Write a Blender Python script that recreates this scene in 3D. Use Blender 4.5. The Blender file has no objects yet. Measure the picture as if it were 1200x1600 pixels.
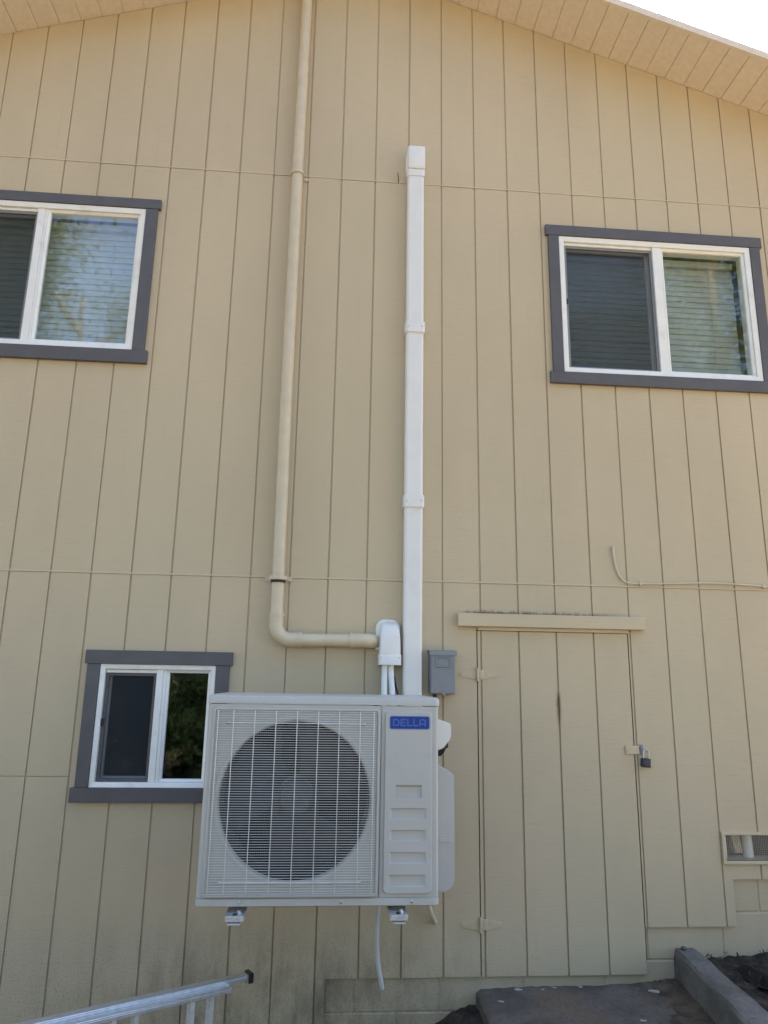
import bpy, bmesh, math, random
from mathutils import Vector, Matrix
R = math.radians
rnd = random.Random(7)
SC = bpy.context.scene
COL = SC.collection

# ------------------------------------------------------------------ camera
cam_d = bpy.data.cameras.new('camera')
cam = bpy.data.objects.new('camera', cam_d); COL.objects.link(cam); SC.camera = cam
cam_d.sensor_fit = 'HORIZONTAL'; cam_d.sensor_width = 36.0
cam_d.lens = 36.0 * 1120.0 / 1200.0
cam_d.clip_start = 0.05; cam_d.clip_end = 2000
yaw, pitch, roll = 0.07593, 0.22888, 0.01654
fw = Vector((math.sin(yaw)*math.cos(pitch), math.cos(yaw)*math.cos(pitch), math.sin(pitch)))
rt = Vector((math.cos(yaw), -math.sin(yaw), 0)); up = rt.cross(fw)
r2 = rt*math.cos(roll) + up*math.sin(roll); u2 = up*math.cos(roll) - rt*math.sin(roll)
m = Matrix((r2, u2, -fw)).transposed().to_4x4(); m.translation = Vector((0.20538, -3.78112, 1.58952))
cam.matrix_world = m

# ------------------------------------------------------------------ sky, sun, exposure
SUN_EL, SUN_AZ = 43.3, 36.7          # azimuth measured from +y towards +x
W = bpy.data.worlds.new('World'); SC.world = W; W.use_nodes = True
nt = W.node_tree; bg = nt.nodes['Background']
sky = nt.nodes.new('ShaderNodeTexSky'); sky.sky_type = 'NISHITA'; sky.sun_disc = False
sky.sun_elevation = R(SUN_EL); sky.sun_rotation = R(SUN_AZ)
sky.altitude = 200; sky.air_density = 1.0; sky.dust_density = 3.2; sky.ozone_density = 1.0
nt.links.new(sky.outputs[0], bg.inputs[0]); bg.inputs[1].default_value = 0.12
sl = bpy.data.lights.new('sun', 'SUN'); sl.energy = 5.0; sl.angle = R(0.5); sl.color = (1.0, 0.92, 0.80)
so = bpy.data.objects.new('sun', sl); COL.objects.link(so); so.location = (6, 8, 12)
sd = Vector((math.sin(R(SUN_AZ))*math.cos(R(SUN_EL)), math.cos(R(SUN_AZ))*math.cos(R(SUN_EL)), math.sin(R(SUN_EL))))
so.rotation_euler = (-sd).to_track_quat('-Z', 'Y').to_euler()
vs = SC.view_settings; vs.view_transform = 'Standard'; vs.look = 'None'; vs.exposure = 2.45; vs.gamma = 1.0
vs.use_curve_mapping = False
SC.cycles.max_bounces = 10; SC.cycles.transparent_max_bounces = 16

# ------------------------------------------------------------------ node helpers
class NT:
    def __init__(s, name):
        s.m = bpy.data.materials.new(name); s.m.use_nodes = True; s.t = s.m.node_tree
        s.b = s.t.nodes['Principled BSDF']; s.out = s.t.nodes['Material Output']
        s.pos = s.t.nodes.new('ShaderNodeNewGeometry').outputs['Position']
    def n(s, typ): return s.t.nodes.new(typ)
    def put(s, sock, v):
        if hasattr(v, 'is_output'): s.t.links.new(v, sock)
        elif isinstance(v, (tuple, list)): sock.default_value = (*v, 1) if len(v) == 3 and len(sock.default_value) == 4 else v
        else: sock.default_value = v
    def math(s, op, a, b=0.0, clamp=False):
        k = s.n('ShaderNodeMath'); k.operation = op; k.use_clamp = clamp
        s.put(k.inputs[0], a); s.put(k.inputs[1], b); return k.outputs[0]
    def xyz(s):
        k = s.n('ShaderNodeSeparateXYZ'); s.put(k.inputs[0], s.pos); return k.outputs
    def noise(s, scale, detail=3, rough=.55, stretch=(1, 1, 1), off=(0, 0, 0)):
        mp = s.n('ShaderNodeMapping'); s.put(mp.inputs[0], s.pos)
        mp.inputs['Scale'].default_value = stretch; mp.inputs['Location'].default_value = off
        k = s.n('ShaderNodeTexNoise'); s.put(k.inputs['Vector'], mp.outputs[0])
        k.inputs['Scale'].default_value = scale; k.inputs['Detail'].default_value = detail; k.inputs['Roughness'].default_value = rough
        return k.outputs[0]
    def step(s, v, a, b):                       # smoothstep-like ramp 0 at a, 1 at b
        k = s.n('ShaderNodeMapRange'); k.interpolation_type = 'SMOOTHSTEP'
        s.put(k.inputs['Value'], v); s.put(k.inputs['From Min'], a); s.put(k.inputs['From Max'], b)
        return k.outputs[0]
    def mix(s, f, a, b):
        k = s.n('ShaderNodeMix'); k.data_type = 'RGBA'
        s.put(k.inputs[0], f); s.put(k.inputs[6], a); s.put(k.inputs[7], b); return k.outputs[2]
    def bump(s, h, strength, dist=.002):
        k = s.n('ShaderNodeBump'); s.put(k.inputs['Height'], h)
        k.inputs['Strength'].default_value = strength; k.inputs['Distance'].default_value = dist
        s.t.links.new(k.outputs[0], s.b.inputs['Normal'])
    def fin(s, col, rough=.6, metal=0, spec=.5):
        s.put(s.b.inputs['Base Color'], col); s.put(s.b.inputs['Roughness'], rough)
        s.put(s.b.inputs['Metallic'], metal); s.put(s.b.inputs['Specular IOR Level'], spec); return s.m

def sc3(c, k): return tuple(x*k for x in c)

def simple(name, col, rough=.5, metal=0, var=.06, nscale=30, bump=0.0, bscale=200, spec=.5, dist=.001, dirt=None):
    t = NT(name)
    c = t.mix(t.step(t.noise(nscale, 4), .3, .7), sc3(col, 1-var), sc3(col, 1+var))
    if dirt:
        c = t.mix(t.math('MULTIPLY', t.step(t.noise(9, 5, .65), .52, .75), dirt[1]), c, dirt[0])
    if bump: t.bump(t.noise(bscale, 3), bump, dist)
    return t.fin(c, rough, metal, spec)

TAN = (.535, .43, .288)
def wall_paint(name, siding=True, col=TAN):
    t = NT(name); X, Y, Z = t.xyz()
    broad = t.step(t.noise(1.1, 4, .6, (1, 1, .5)), .3, .7)
    c = t.mix(broad, sc3(col, .94), sc3(col, 1.05))
    fine = t.noise(70, 4, .7, (.12, 1, 1))
    c = t.mix(t.math('MULTIPLY', t.step(fine, .48, .78), .34), c, sc3(col, .76))
    oi = t.n('ShaderNodeObjectInfo'); c = t.mix(t.math('MULTIPLY', oi.outputs['Random'], .10), c, sc3(col, .80))
    # uneven fading: greener and pinker patches
    c = t.mix(t.math('MULTIPLY', t.step(t.noise(.8, 3, .6, (1, 1, .6), (3, 0, 9)), .42, .66), .5), c, (col[0]*.93, col[1]*.98, col[2]*.97))
    # faint rain runs
    dr = t.step(t.noise(26, 4, .6, (1, 1, .035), (0, 0, 4)), .60, .80)
    c = t.mix(t.math('MULTIPLY', dr, .20), c, sc3(col, .66))
    # weathered specks in the paint
    sp = t.step(t.noise(60, 2, .5, (1, 1, .5)), .73, .80)
    c = t.mix(t.math('MULTIPLY', sp, .35), c, (.2, .16, .11))
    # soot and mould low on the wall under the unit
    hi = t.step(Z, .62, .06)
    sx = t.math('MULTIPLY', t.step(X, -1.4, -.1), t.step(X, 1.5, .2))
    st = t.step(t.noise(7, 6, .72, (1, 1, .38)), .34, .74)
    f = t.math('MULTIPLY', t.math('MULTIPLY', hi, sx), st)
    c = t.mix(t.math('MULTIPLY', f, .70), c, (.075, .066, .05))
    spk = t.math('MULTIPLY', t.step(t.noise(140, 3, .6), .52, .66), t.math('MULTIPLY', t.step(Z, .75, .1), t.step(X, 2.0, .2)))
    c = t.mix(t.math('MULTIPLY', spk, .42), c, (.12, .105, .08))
    # old dirt caught above the door header
    band = t.math('MULTIPLY', t.step(Z, 1.985, 1.937), t.step(Z, 1.9335, 1.9340))
    bx_ = t.math('MULTIPLY', t.step(X, .90, .97), t.step(X, 1.88, 1.5))
    dn = t.step(t.math('ADD', t.math('ADD', t.math('MULTIPLY', t.noise(120, 5, .8), .7), t.math('MULTIPLY', t.noise(22, 3, .6), .55)), t.math('MULTIPLY', t.step(Z, 1.965, 1.938), .20)), .68, .86)
    c = t.mix(t.math('MULTIPLY', t.math('MULTIPLY', band, bx_), t.math('MULTIPLY', dn, .8)), c, (.11, .06, .03))
    # rust brown split beside the middle door groove
    ax = t.math('ABSOLUTE', t.math('SUBTRACT', X, 1.4215))
    rz = t.math('MULTIPLY', t.step(Z, 1.31, 1.47), t.step(Z, 1.55, 1.50))
    rn = t.math('ADD', t.math('MULTIPLY', t.noise(40, 4, .7), .03), .003)
    rf = t.math('MULTIPLY', rz, t.step(ax, rn, t.math('MULTIPLY', rn, .35)))
    c = t.mix(t.math('MULTIPLY', rf, .62), c, (.12, .055, .025))
    # rough sawn relief
    saw = t.noise(150, 3, .65, (.06, 1, 1)) if siding else t.noise(160, 4, .7)
    grain = t.noise(28, 4, .7, (1, 1, .06))
    t.bump(t.math('ADD', t.math('MULTIPLY', saw, .8), t.math('MULTIPLY', grain, .5)), .42 if siding else .6, .0022)
    return t.fin(c, .62, 0, .35)

M = {}
M['siding'] = wall_paint('siding paint'); M['block'] = wall_paint('painted block', False, sc3(TAN, .95))
M['trim_tan'] = wall_paint('painted timber', True, sc3(TAN, 1.06))
M['soffit'] = simple('soffit paint', (.68, .585, .48), .65, var=.04, bump=.3, bscale=120)
M['pipe_tan'] = simple('painted pvc pipe', (.56, .47, .33), .42, var=.05, nscale=12, bump=.12, bscale=90)
M['grey_trim'] = simple('slate grey trim paint', (.094, .086, .089), .55, var=.08, nscale=9, bump=.25, bscale=110)
M['vinyl'] = simple('white vinyl', (.80, .78, .74), .35, var=.03, nscale=8, dirt=((.5, .45, .36), .35))
M['white_pvc'] = simple('white pvc cover', (.73, .705, .67), .38, var=.02, nscale=6, dirt=((.6, .57, .52), .3))
M['ac'] = simple('ivory powder coat', (.475, .46, .43), .38, var=.025, nscale=5, bump=.08, bscale=500, dirt=((.40, .385, .35), .35))
M['ac_wire'] = simple('white coated wire', (.66, .645, .61), .4, var=.05)
M['dark_in'] = simple('dark interior', (.022, .024, .026), .7, var=.2)
M['fan'] = simple('grey fan plastic', (.040, .049, .058), .45, var=.08)
M['shroud'] = simple('dark grey shroud', (.035, .038, .042), .5)
M['coil'] = simple('coil fins', (.010, .012, .014), .5, .2, var=.3, nscale=60)
M['box_grey'] = simple('grey painted steel', (.215, .22, .23), .45, var=.05, nscale=14, bump=.1, bscale=300)
M['black'] = simple('black plastic', (.014, .015, .017), .4)
M['navy'] = simple('navy lock body', (.012, .02, .045), .35, var=.15)
M['steel'] = simple('dull steel', (.50, .50, .49), .35, .9, var=.15)
M['galv'] = simple('galvanised steel', (.62, .65, .68), .38, .75, var=.15, nscale=70)
M['alu'] = simple('brushed aluminium', (.62, .65, .69), .36, .8, var=.08, nscale=40)
M['rung'] = simple('ridged aluminium rung', (.70, .70, .67), .42, .5, var=.1, nscale=60)
M['badge'] = simple('blue badge', (.012, .040, .24), .3, var=.03)
M['badge_ink'] = simple('badge lettering blue', (.06, .15, .48), .3, var=.02)
M['hose'] = simple('translucent vinyl hose', (.50, .51, .53), .4, var=.05)
M['insul'] = simple('white insulation', (.78, .80, .82), .5, var=.04)
M['roof'] = simple('asphalt shingle', (.07, .068, .065), .9, var=.3, nscale=40, bump=.4)
M['room'] = simple('room plaster', (.22, .21, .19), .8)
M['blind'] = simple('vinyl blind', (.42, .43, .40), .5, var=.06)
M['wood'] = simple('weathered wood', (.36, .29, .19), .7, var=.2, nscale=20)
M['paper'] = simple('pale scrap', (.40, .385, .36), .7)
M['bark'] = simple('bark', (.13, .10, .075), .9, var=.35, nscale=18, bump=.6, bscale=30)

def glass_mat(name, ior, tint):
    t = NT(name); lw = t.n('ShaderNodeLayerWeight'); lw.inputs[0].default_value = .5
    fr_ = t.math('ADD', t.math('MULTIPLY', t.math('POWER', lw.outputs['Facing'], 5.0), 1-ior), ior)
    tr = t.n('ShaderNodeBsdfTransparent'); tr.inputs[0].default_value = (*tint, 1)
    gl = t.n('ShaderNodeBsdfGlossy'); gl.inputs['Roughness'].default_value = .028; gl.inputs[0].default_value = (1, 1, 1, 1)
    bm_ = t.n('ShaderNodeBump'); t.put(bm_.inputs['Height'], t.noise(2.2, 2)); bm_.inputs['Strength'].default_value = .05; bm_.inputs['Distance'].default_value = .01
    t.t.links.new(bm_.outputs[0], gl.inputs['Normal'])
    mx = t.n('ShaderNodeMixShader'); t.t.links.new(fr_, mx.inputs[0])
    t.t.links.new(tr.outputs[0], mx.inputs[1]); t.t.links.new(gl.outputs[0], mx.inputs[2])
    t.t.links.new(mx.outputs[0], t.out.inputs[0]); return t.m
M['glass'] = glass_mat('double glazing', .085, (.93, .95, .94))

def screen_mat(name, col, cover):
    t = NT(name); d = t.n('ShaderNodeBsdfDiffuse'); d.inputs[0].default_value = (*col, 1)
    tr = t.n('ShaderNodeBsdfTransparent'); mx = t.n('ShaderNodeMixShader'); mx.inputs[0].default_value = cover
    t.t.links.new(tr.outputs[0], mx.inputs[1]); t.t.links.new(d.outputs[0], mx.inputs[2])
    t.t.links.new(mx.outputs[0], t.out.inputs[0]); return t.m
M['screen'] = screen_mat('charcoal insect screen', (.045, .05, .058), .55)

def leaf_mat(name, a, b):
    t = NT(name)
    c = t.mix(t.step(t.noise(2.2, 3), .35, .65), a, b)
    d = t.n('ShaderNodeBsdfDiffuse'); t.put(d.inputs[0], c)
    k = t.n('ShaderNodeBsdfTranslucent'); t.put(k.inputs[0], c)
    mx = t.n('ShaderNodeMixShader'); mx.inputs[0].default_value = .4
    t.t.links.new(d.outputs[0], mx.inputs[1]); t.t.links.new(k.outputs[0], mx.inputs[2])
    t.t.links.new(mx.outputs[0], t.out.inputs[0]); return t.m
M['leaf'] = leaf_mat('leaves', (.055, .085, .022), (.11, .13, .035))
M['leaf_dark'] = leaf_mat('dark leaves', (.014, .026, .012), (.032, .05, .022))

def ground_mat():
    t = NT('bare soil'); X, Y, Z = t.xyz()
    c = t.mix(t.step(t.noise(.7, 5, .6), .35, .65), (.20, .155, .105), (.30, .235, .16))
    c = t.mix(t.step(t.noise(.35, 4, .65, (1, 1, 1), (5, 2, 0)), .5, .62), c, (.20, .18, .085))
    c = t.mix(t.math('MULTIPLY', t.step(t.noise(60, 4, .7), .5, .75), .6), c, (.11, .085, .06))
    t.bump(t.noise(40, 6, .75), .9, .02)
    return t.fin(c, .95, 0, .2)
M['soil'] = ground_mat()
def dark_soil():
    t = NT('damp dark soil')
    c = t.mix(t.step(t.noise(14, 6, .7), .4, .62), (.040, .034, .029), (.10, .08, .06))
    c = t.mix(t.step(t.noise(120, 3, .6), .64, .72), c, (.2, .165, .12))
    t.bump(t.noise(70, 6, .8), 1.0, .02); return t.fin(c, .95, 0, .2)
M['dark_soil'] = dark_soil()
def brown_soil():
    t = NT('brown silty soil')
    c = t.mix(t.step(t.noise(9, 6, .7), .38, .64), (.095, .075, .058), (.20, .155, .11))
    c = t.mix(t.step(t.noise(90, 4, .7), .58, .72), c, (.05, .042, .035))
    t.bump(t.noise(90, 6, .8), 1.0, .012); return t.fin(c, .95, 0, .2)
M['brown_soil'] = brown_soil()
def concrete(name, a, b, stain):
    t = NT(name); X, Y, Z = t.xyz()
    c = t.mix(t.step(t.noise(5, 6, .65), .35, .68), a, b)
    c = t.mix(t.math('MULTIPLY', t.step(t.noise(2.4, 5, .7, (1, .4, 1)), .5, .66), .6), c, stain)
    c = t.mix(t.math('MULTIPLY', t.step(t.noise(170, 3, .6), .58, .72), .5), c, sc3(b, 1.7))
    c = t.mix(t.math('MULTIPLY', t.step(t.noise(48, 4, .75, (1, 1, 1), (2, 7, 1)), .56, .66), .6), c, sc3(a, .5))
    c = t.mix(t.math('MULTIPLY', t.step(t.noise(30, 5, .8, (1, 1, 1), (9, 1, 3)), .60, .70), .45), c, (.26, .22, .17))
    t.bump(t.noise(80, 6, .8), .9, .008); return t.fin(c, .9, 0, .25)
M['slab'] = concrete('stained concrete', (.105, .092, .080), (.175, .152, .130), (.185, .125, .08))
M['curb'] = concrete('rough grey concrete', (.12, .113, .102), (.20, .185, .165), (.09, .085, .08))

# ------------------------------------------------------------------ mesh helpers
def tag(o, label=None, cat=None, group=None, kind=None):
    if label: o['label'] = label
    if cat: o['category'] = cat
    if group: o['group'] = group
    if kind: o['kind'] = kind
    return o

def empty(name, loc, label, cat, group=None):
    o = bpy.data.objects.new(name, None); COL.objects.link(o); o.location = loc
    o.empty_display_size = .1
    return tag(o, label, cat, group)

def link(name, me, parent=None):
    o = bpy.data.objects.new(name, me); COL.objects.link(o)
    if parent is not None:
        o.parent = parent
        off = Vector((0, 0, 0)); q = parent
        while q is not None: off += Vector(q.location); q = q.parent
        o.location = -off
    return o

def obj(name, bm, mat, parent=None, smooth=False):
    me = bpy.data.meshes.new(name)
    bmesh.ops.recalc_face_normals(bm, faces=bm.faces)
    bm.to_mesh(me); bm.free()
    me.materials.append(M[mat] if isinstance(mat, str) else mat)
    if smooth:
        me.polygons.foreach_set('use_smooth', [True]*len(me.polygons))
        try: me.set_sharp_from_angle(angle=R(38))
        except Exception: pass
    return link(name, me, parent)

def bx(bm, x0, x1, y0, y1, z0, z1, bev=0, seg=1):
    g = bmesh.ops.create_cube(bm, size=1)
    vs_ = g['verts']
    for v in vs_:
        v.co = Vector(((x0+x1)/2 + v.co.x*(x1-x0), (y0+y1)/2 + v.co.y*(y1-y0), (z0+z1)/2 + v.co.z*(z1-z0)))
    if bev:
        es = list({e for v in vs_ for e in v.link_edges})
        bmesh.ops.bevel(bm, geom=es, offset=bev, segments=seg, affect='EDGES', profile=.5)
    return bm

def box(name, x0, x1, y0, y1, z0, z1, mat, parent=None, bev=.001, seg=1, smooth=False):
    return obj(name, bx(bmesh.new(), x0, x1, y0, y1, z0, z1, bev, seg), mat, parent, smooth)

def prism(bm, pts, a0, a1, axis='y'):
    def P(p, a):
        return {'y': (p[0], a, p[1]), 'x': (a, p[0], p[1]), 'z': (p[0], p[1], a)}[axis]
    A = [bm.verts.new(P(p, a0)) for p in pts]; B = [bm.verts.new(P(p, a1)) for p in pts]
    bm.faces.new(A); bm.faces.new(B[::-1])
    n = len(pts)
    for i in range(n): bm.faces.new((A[i], B[i], B[(i+1) % n], A[(i+1) % n]))
    return bm

def loft(bm, rings, cap=True, closed=True):
    V = [[bm.verts.new(p) for p in r] for r in rings]; n = len(rings[0])
    for a, b in zip(V, V[1:]):
        for i in range(n if closed else n-1):
            bm.faces.new((a[i], a[(i+1) % n], b[(i+1) % n], b[i]))
    if cap: bm.faces.new(V[0]); bm.faces.new(V[-1][::-1])
    return bm

def rrect(x0, x1, z0, z1, r, n=5, top=None):
    r_t = r if top is None else top
    pts = []
    for cx, cz, a0, rr in ((x1-r_t, z1-r_t, 0, r_t), (x0+r_t, z1-r_t, 90, r_t), (x0+r, z0+r, 180, r), (x1-r, z0+r, 270, r)):
        for i in range(n+1):
            a = R(a0 + 90*i/n); pts.append((cx + rr*math.cos(a), cz + rr*math.sin(a)))
    return pts

def plate(bm, x0, x1, z0, z1, r, yb, yf, bev=.003, n=5, top=None):
    """rounded plate, back at yb, front at yf (towards -y), softened front edge"""
    s = 1 if yf < yb else -1
    o = rrect(x0, x1, z0, z1, r, n, top)
    i1 = rrect(x0+bev*.3, x1-bev*.3, z0+bev*.3, z1-bev*.3, max(r-bev*.3, .0005), n, None if top is None else top-bev*.3)
    i2 = rrect(x0+bev, x1-bev, z0+bev, z1-bev, max(r-bev, .0004), n, None if top is None else top-bev)
    return loft(bm, [[(p[0], yb, p[1]) for p in o], [(p[0], yf+s*bev, p[1]) for p in o],
                     [(p[0], yf+s*bev*.3, p[1]) for p in i1], [(p[0], yf, p[1]) for p in i2]])

def tube(bm, pts, r, n=12, cap=True):
    pts = [Vector(p) for p in pts]; rings = []
    rr = r if isinstance(r, (list, tuple)) else [r]*len(pts)
    T0 = (pts[1]-pts[0]).normalized()
    ref = Vector((0, 0, 1)) if abs(T0.z) < .9 else Vector((0, 1, 0))
    N = (ref - T0*ref.dot(T0)).normalized()
    for i, p in enumerate(pts):
        if i == 0: T = pts[1]-pts[0]
        elif i == len(pts)-1: T = pts[-1]-pts[-2]
        else: T = (pts[i+1]-p).normalized() + (p-pts[i-1]).normalized()
        T.normalize(); N = (N - T*N.dot(T)).normalized(); B = T.cross(N)
        rings.append([p + (N*math.cos(2*math.pi*k/n) + B*math.sin(2*math.pi*k/n))*rr[i] for k in range(n)])
    return loft(bm, rings, cap)

def lathe(bm, prof, c, axis, n=24):
    c = Vector(c); ax = Vector(axis).normalized()
    ref = Vector((0, 0, 1)) if abs(ax.z) < .9 else Vector((1, 0, 0))
    u = ax.cross(ref).normalized(); v = ax.cross(u)
    return loft(bm, [[c + ax*t + (u*math.cos(2*math.pi*k/n) + v*math.sin(2*math.pi*k/n))*r for k in range(n)] for t, r in prof])

def arc(c, a0, a1, r, u, v, n=8):
    c, u, v = Vector(c), Vector(u), Vector(v)
    return [c + u*(r*math.cos(R(a0+(a1-a0)*i/n))) + v*(r*math.sin(R(a0+(a1-a0)*i/n))) for i in range(n+1)]

def smooth_path(pts, n=6):
    P = [Vector(p) for p in pts]; out = []
    for i in range(len(P)-1):
        a, b, c, d = P[max(i-1, 0)], P[i], P[i+1], P[min(i+2, len(P)-1)]
        for k in range(n):
            t = k/n
            out.append(.5*((2*b) + (c-a)*t + (2*a-5*b+4*c-d)*t*t + (3*b-a-3*c+d)*t**3))
    return out + [P[-1]]

def ring_frame(bm, x0, x1, z0, z1, w, yf, yb, slope=0.0):
    """mitred rectangular frame; slope pushes the inner front edge back"""
    def rect(a, y): return [(x0+a, y, z0+a), (x1-a, y, z0+a), (x1-a, y, z1-a), (x0+a, y, z1-a)]
    e = min(.002, w*.2)
    rings = [rect(0, yb), rect(0, yf+e), rect(e, yf), rect(w-e, yf+slope), rect(w, yf+slope+e), rect(w, yb)]
    V = [[bm.verts.new(p) for p in r] for r in rings]
    for a, b in zip(V, V[1:]+V[:1]):
        for i in range(4): bm.faces.new((a[i], a[(i+1) % 4], b[(i+1) % 4], b[i]))
    return bm

def cells(bm, xs, zs, keep, yf, yb, top=None):
    """flat sheet with holes: solid grid cells for which keep(x, z) holds, between yf and yb"""
    xs, zs = sorted(set(xs)), sorted(set(zs)); V = {}
    def zt(i, j):
        z = zs[j]
        return min(z, top(xs[i])) if top else z
    def vert(i, j, y):
        k = (i, j, y)
        if k not in V: V[k] = bm.verts.new((xs[i], y, zt(i, j)))
        return V[k]
    K = {}
    for i in range(len(xs)-1):
        for j in range(len(zs)-1):
            cx, cz = (xs[i]+xs[i+1])/2, (zs[j]+zs[j+1])/2
            if keep(cx, cz) and not (top and zs[j] >= min(top(xs[i]), top(xs[i+1]))): K[i, j] = 1
    for (i, j) in K:
        q = [(i, j), (i+1, j), (i+1, j+1), (i, j+1)]
        bm.faces.new([vert(*p, yf) for p in q]); bm.faces.new([vert(*p, yb) for p in q[::-1]])
        for (a, b), nb in (((q[0], q[1]), (i, j-1)), ((q[1], q[2]), (i+1, j)), ((q[2], q[3]), (i, j+1)), ((q[3], q[0]), (i-1, j))):
            if nb not in K: bm.faces.new((vert(*a, yf), vert(*a, yb), vert(*b, yb), vert(*b, yf)))
    return bm

# ------------------------------------------------------------------ house
S = .2032
RX, RZ, RS = .302, 6.12, .3335                   # ridge x, height, slope of the soffit line
def roof_z(x): return RZ - RS*abs(x-RX)
HX0, HX1 = -3.90, 4.50
WIN = {'L': dict(f=(-2.12, -.925, 3.343, 4.232), trim=(-2.186, -.857), head=(-2.203, -.842, 4.232, 4.294), sill=(-2.203, -.838, 3.265, 3.343), mul=(-1.532, -1.478), screen='left'),
       'R': dict(f=(1.527, 2.733, 3.340, 4.228), trim=(1.462, 2.797), head=(1.446, 2.812, 4.228, 4.298), sill=(1.444, 2.814, 3.268, 3.340), mul=(2.114, 2.170), screen='left'),
       'B': dict(f=(-.916, -.347, 1.057, 1.641), trim=(-.980, -.280), head=(-.993, -.266, 1.641, 1.709), sill=(-1.0, -.262, .990, 1.057), mul=(-.640, -.592), screen='left')}
DOOR = (.9925, 1.8175, .10, 1.852)
VENT = (2.254, 2.664, .722, .845)
holes = [w['f'] for w in WIN.values()] + [DOOR, VENT]
cuts = [(.25, .9926, -2, .214), (.9925, 1.8176, -2, .3), (1.8175, 2.287, -2, .421), (2.287, 9, -2, .635)]
allcut = holes + cuts
def solid(x, z): return not any(a < x < b and c < z < d for a, b, c, d in allcut)

house = empty('house', (RX, 0, 0), 'tan house gable with grooved vertical siding, slate grey window trim and low shed door', 'house')
edges = [HX0] + [k*S for k in range(-19, 23) if HX0 < k*S < HX1] + [HX1]
G = .0043
TIERS = [(-.20, 2.097), (2.106, 4.529), (4.538, 9.0)]
for t0, t1 in TIERS:
    for a, b in zip(edges, edges[1:]):
        a2, b2 = a+G+rnd.uniform(-.0008, .0008), b-G+rnd.uniform(-.0008, .0008)
        subs = [(t0, t1)]
        if t0 < 0 and b < -1.0: subs = [(t0, 1.104), (1.107, t1)]
        for s0, s1 in subs:
            s1 = min(s1, 6.2)
            xs = [a2, b2] + [v for h in allcut for v in h[:2] if a2+.004 < v < b2-.004]
            if a2 < RX < b2: xs.append(RX)
            zs = [s0, s1] + [v for h in allcut for v in h[2:] if s0+.004 < v < s1-.004]
            # split into connected vertical runs so that pieces above and below an opening are separate boards
            zs = sorted(set(zs)); runs = []; cur = []
            for z0, z1 in zip(zs, zs[1:]):
                any_ = any(solid((p+q)/2, (z0+z1)/2) for p, q in zip(sorted(xs), sorted(xs)[1:]))
                if any_: cur = [cur[0], z1] if cur else [z0, z1]
                elif cur: runs.append(cur); cur = []
            if cur: runs.append(cur)
            dy = rnd.uniform(-.0012, .0012)
            for z0, z1 in runs:
                zz = [z for z in zs if z0 <= z <= z1]
                if z0 >= roof_z((a2+b2)/2)-.02: continue
                bm = cells(bmesh.new(), xs, zz, solid, dy, .014, (lambda x: roof_z(x)-.003) if z1 > 4.6 else None)
                if len(bm.faces): obj('siding_board', bm, 'siding', house)
                else: bm.free()
# sheathing behind the grooves (its face is the bottom of every groove)
xs = [HX0, RX, HX1] + [v for h in allcut for v in h[:2] if HX0 < v < HX1]
zs = [-.25, 6.2] + [v for h in allcut for v in h[2:] if -.25 < v < 6.2] + [roof_z(HX0)-.3]
obj('sheathing', cells(bmesh.new(), xs, zs, solid, .0075, .11, lambda x: roof_z(x)-.004), 'siding', house)
for z in (2.102, 4.534):                         # thin flashing strips at the sheet joints
    segs = [(HX0, HX1)]
    for x0, x1 in segs:
        bm = bmesh.new()
        prism(bm, [(.0070, z+.0075), (-.0025, z+.0038), (-.0030, z-.0036), (.0070, z-.0036)], x0+.01, x1-.01, 'x')
        obj('flashing_strip', bm, 'trim_tan', house)

# foundation blocks
courses = [(-.35, -.143), (-.138, .062), (.068, .268), (.274, .477), (.483, .69)]
jx = 2.215
for ci, (z0, z1) in enumerate(courses):
    off = 0 if ci % 2 else .203
    x = jx + off - .406*6
    while x < HX1:
        a, b = max(x+.004, .20), min(x+.402, HX1)
        top = min(z1, .655 if a > 2.0 else (.44 if a > 1.79 else .30))
        if a > 1.6 and a < 1.82: top = min(z1, .44)
        vsplit = (a < VENT[1] and b > VENT[0])
        if b-a > .05 and top-z0 > .03:
            y0 = .016 + rnd.uniform(-.0015, .0015)
            if a < 1.8175 < b and z1 > .3: a = 1.83
            box('foundation_block', a, b, y0, .15, z0, top, 'block', house, .004)
        x += .406
bm = bmesh.new(); bx(bm, .19, HX1, .0195, .16, -.4, .21); bx(bm, 1.825, HX1, .0195, .16, .2105, .43); bx(bm, 2.30, HX1, .0195, .16, .4305, .66)
obj('mortar_bed', bm, 'block', house)

# soffit boards under the rake, fascia and roof
OV = .335
def slope_piece(bm, d0, d1, side, y0, y1, t0, t1):
    """piece along one roof slope: horizontal distance d0..d1 from ridge, thickness t0..t1 above the soffit line"""
    x0, x1 = RX+side*d0, RX+side*d1
    z0, z1 = RZ-RS*d0, RZ-RS*d1
    return prism(bm, [(x0, z0+t0), (x1, z1+t0), (x1, z1+t1), (x0, z0+t1)], y0, y1, 'y')
for side in (-1, 1):
    d = .004
    while d < 4.55:
        bm = slope_piece(bmesh.new(), d+.0022, d+.1218, side, -OV, .006, rnd.uniform(-.0015, .0015), .014)
        obj('soffit_board', bm, 'soffit', house); d += .124
    obj('soffit_backing', slope_piece(bmesh.new(), 0.0, 4.6, side, -OV, .03, .0045, .02), 'soffit', house)
    obj('rake_board', slope_piece(bmesh.new(), 0.001, 4.62, side, -OV-.020, -OV-.001, -.003, .046), 'soffit', house)
    bm = slope_piece(bmesh.new(), 0.0, 4.66, side, -OV, 8.4, .031, .043)
    obj('roof', bm, 'roof', house)
    obj('rafter_deck', slope_piece(bmesh.new(), 0.0, 4.6, side, .115, 8.3, -.10, .0305), 'wood', house)
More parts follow.
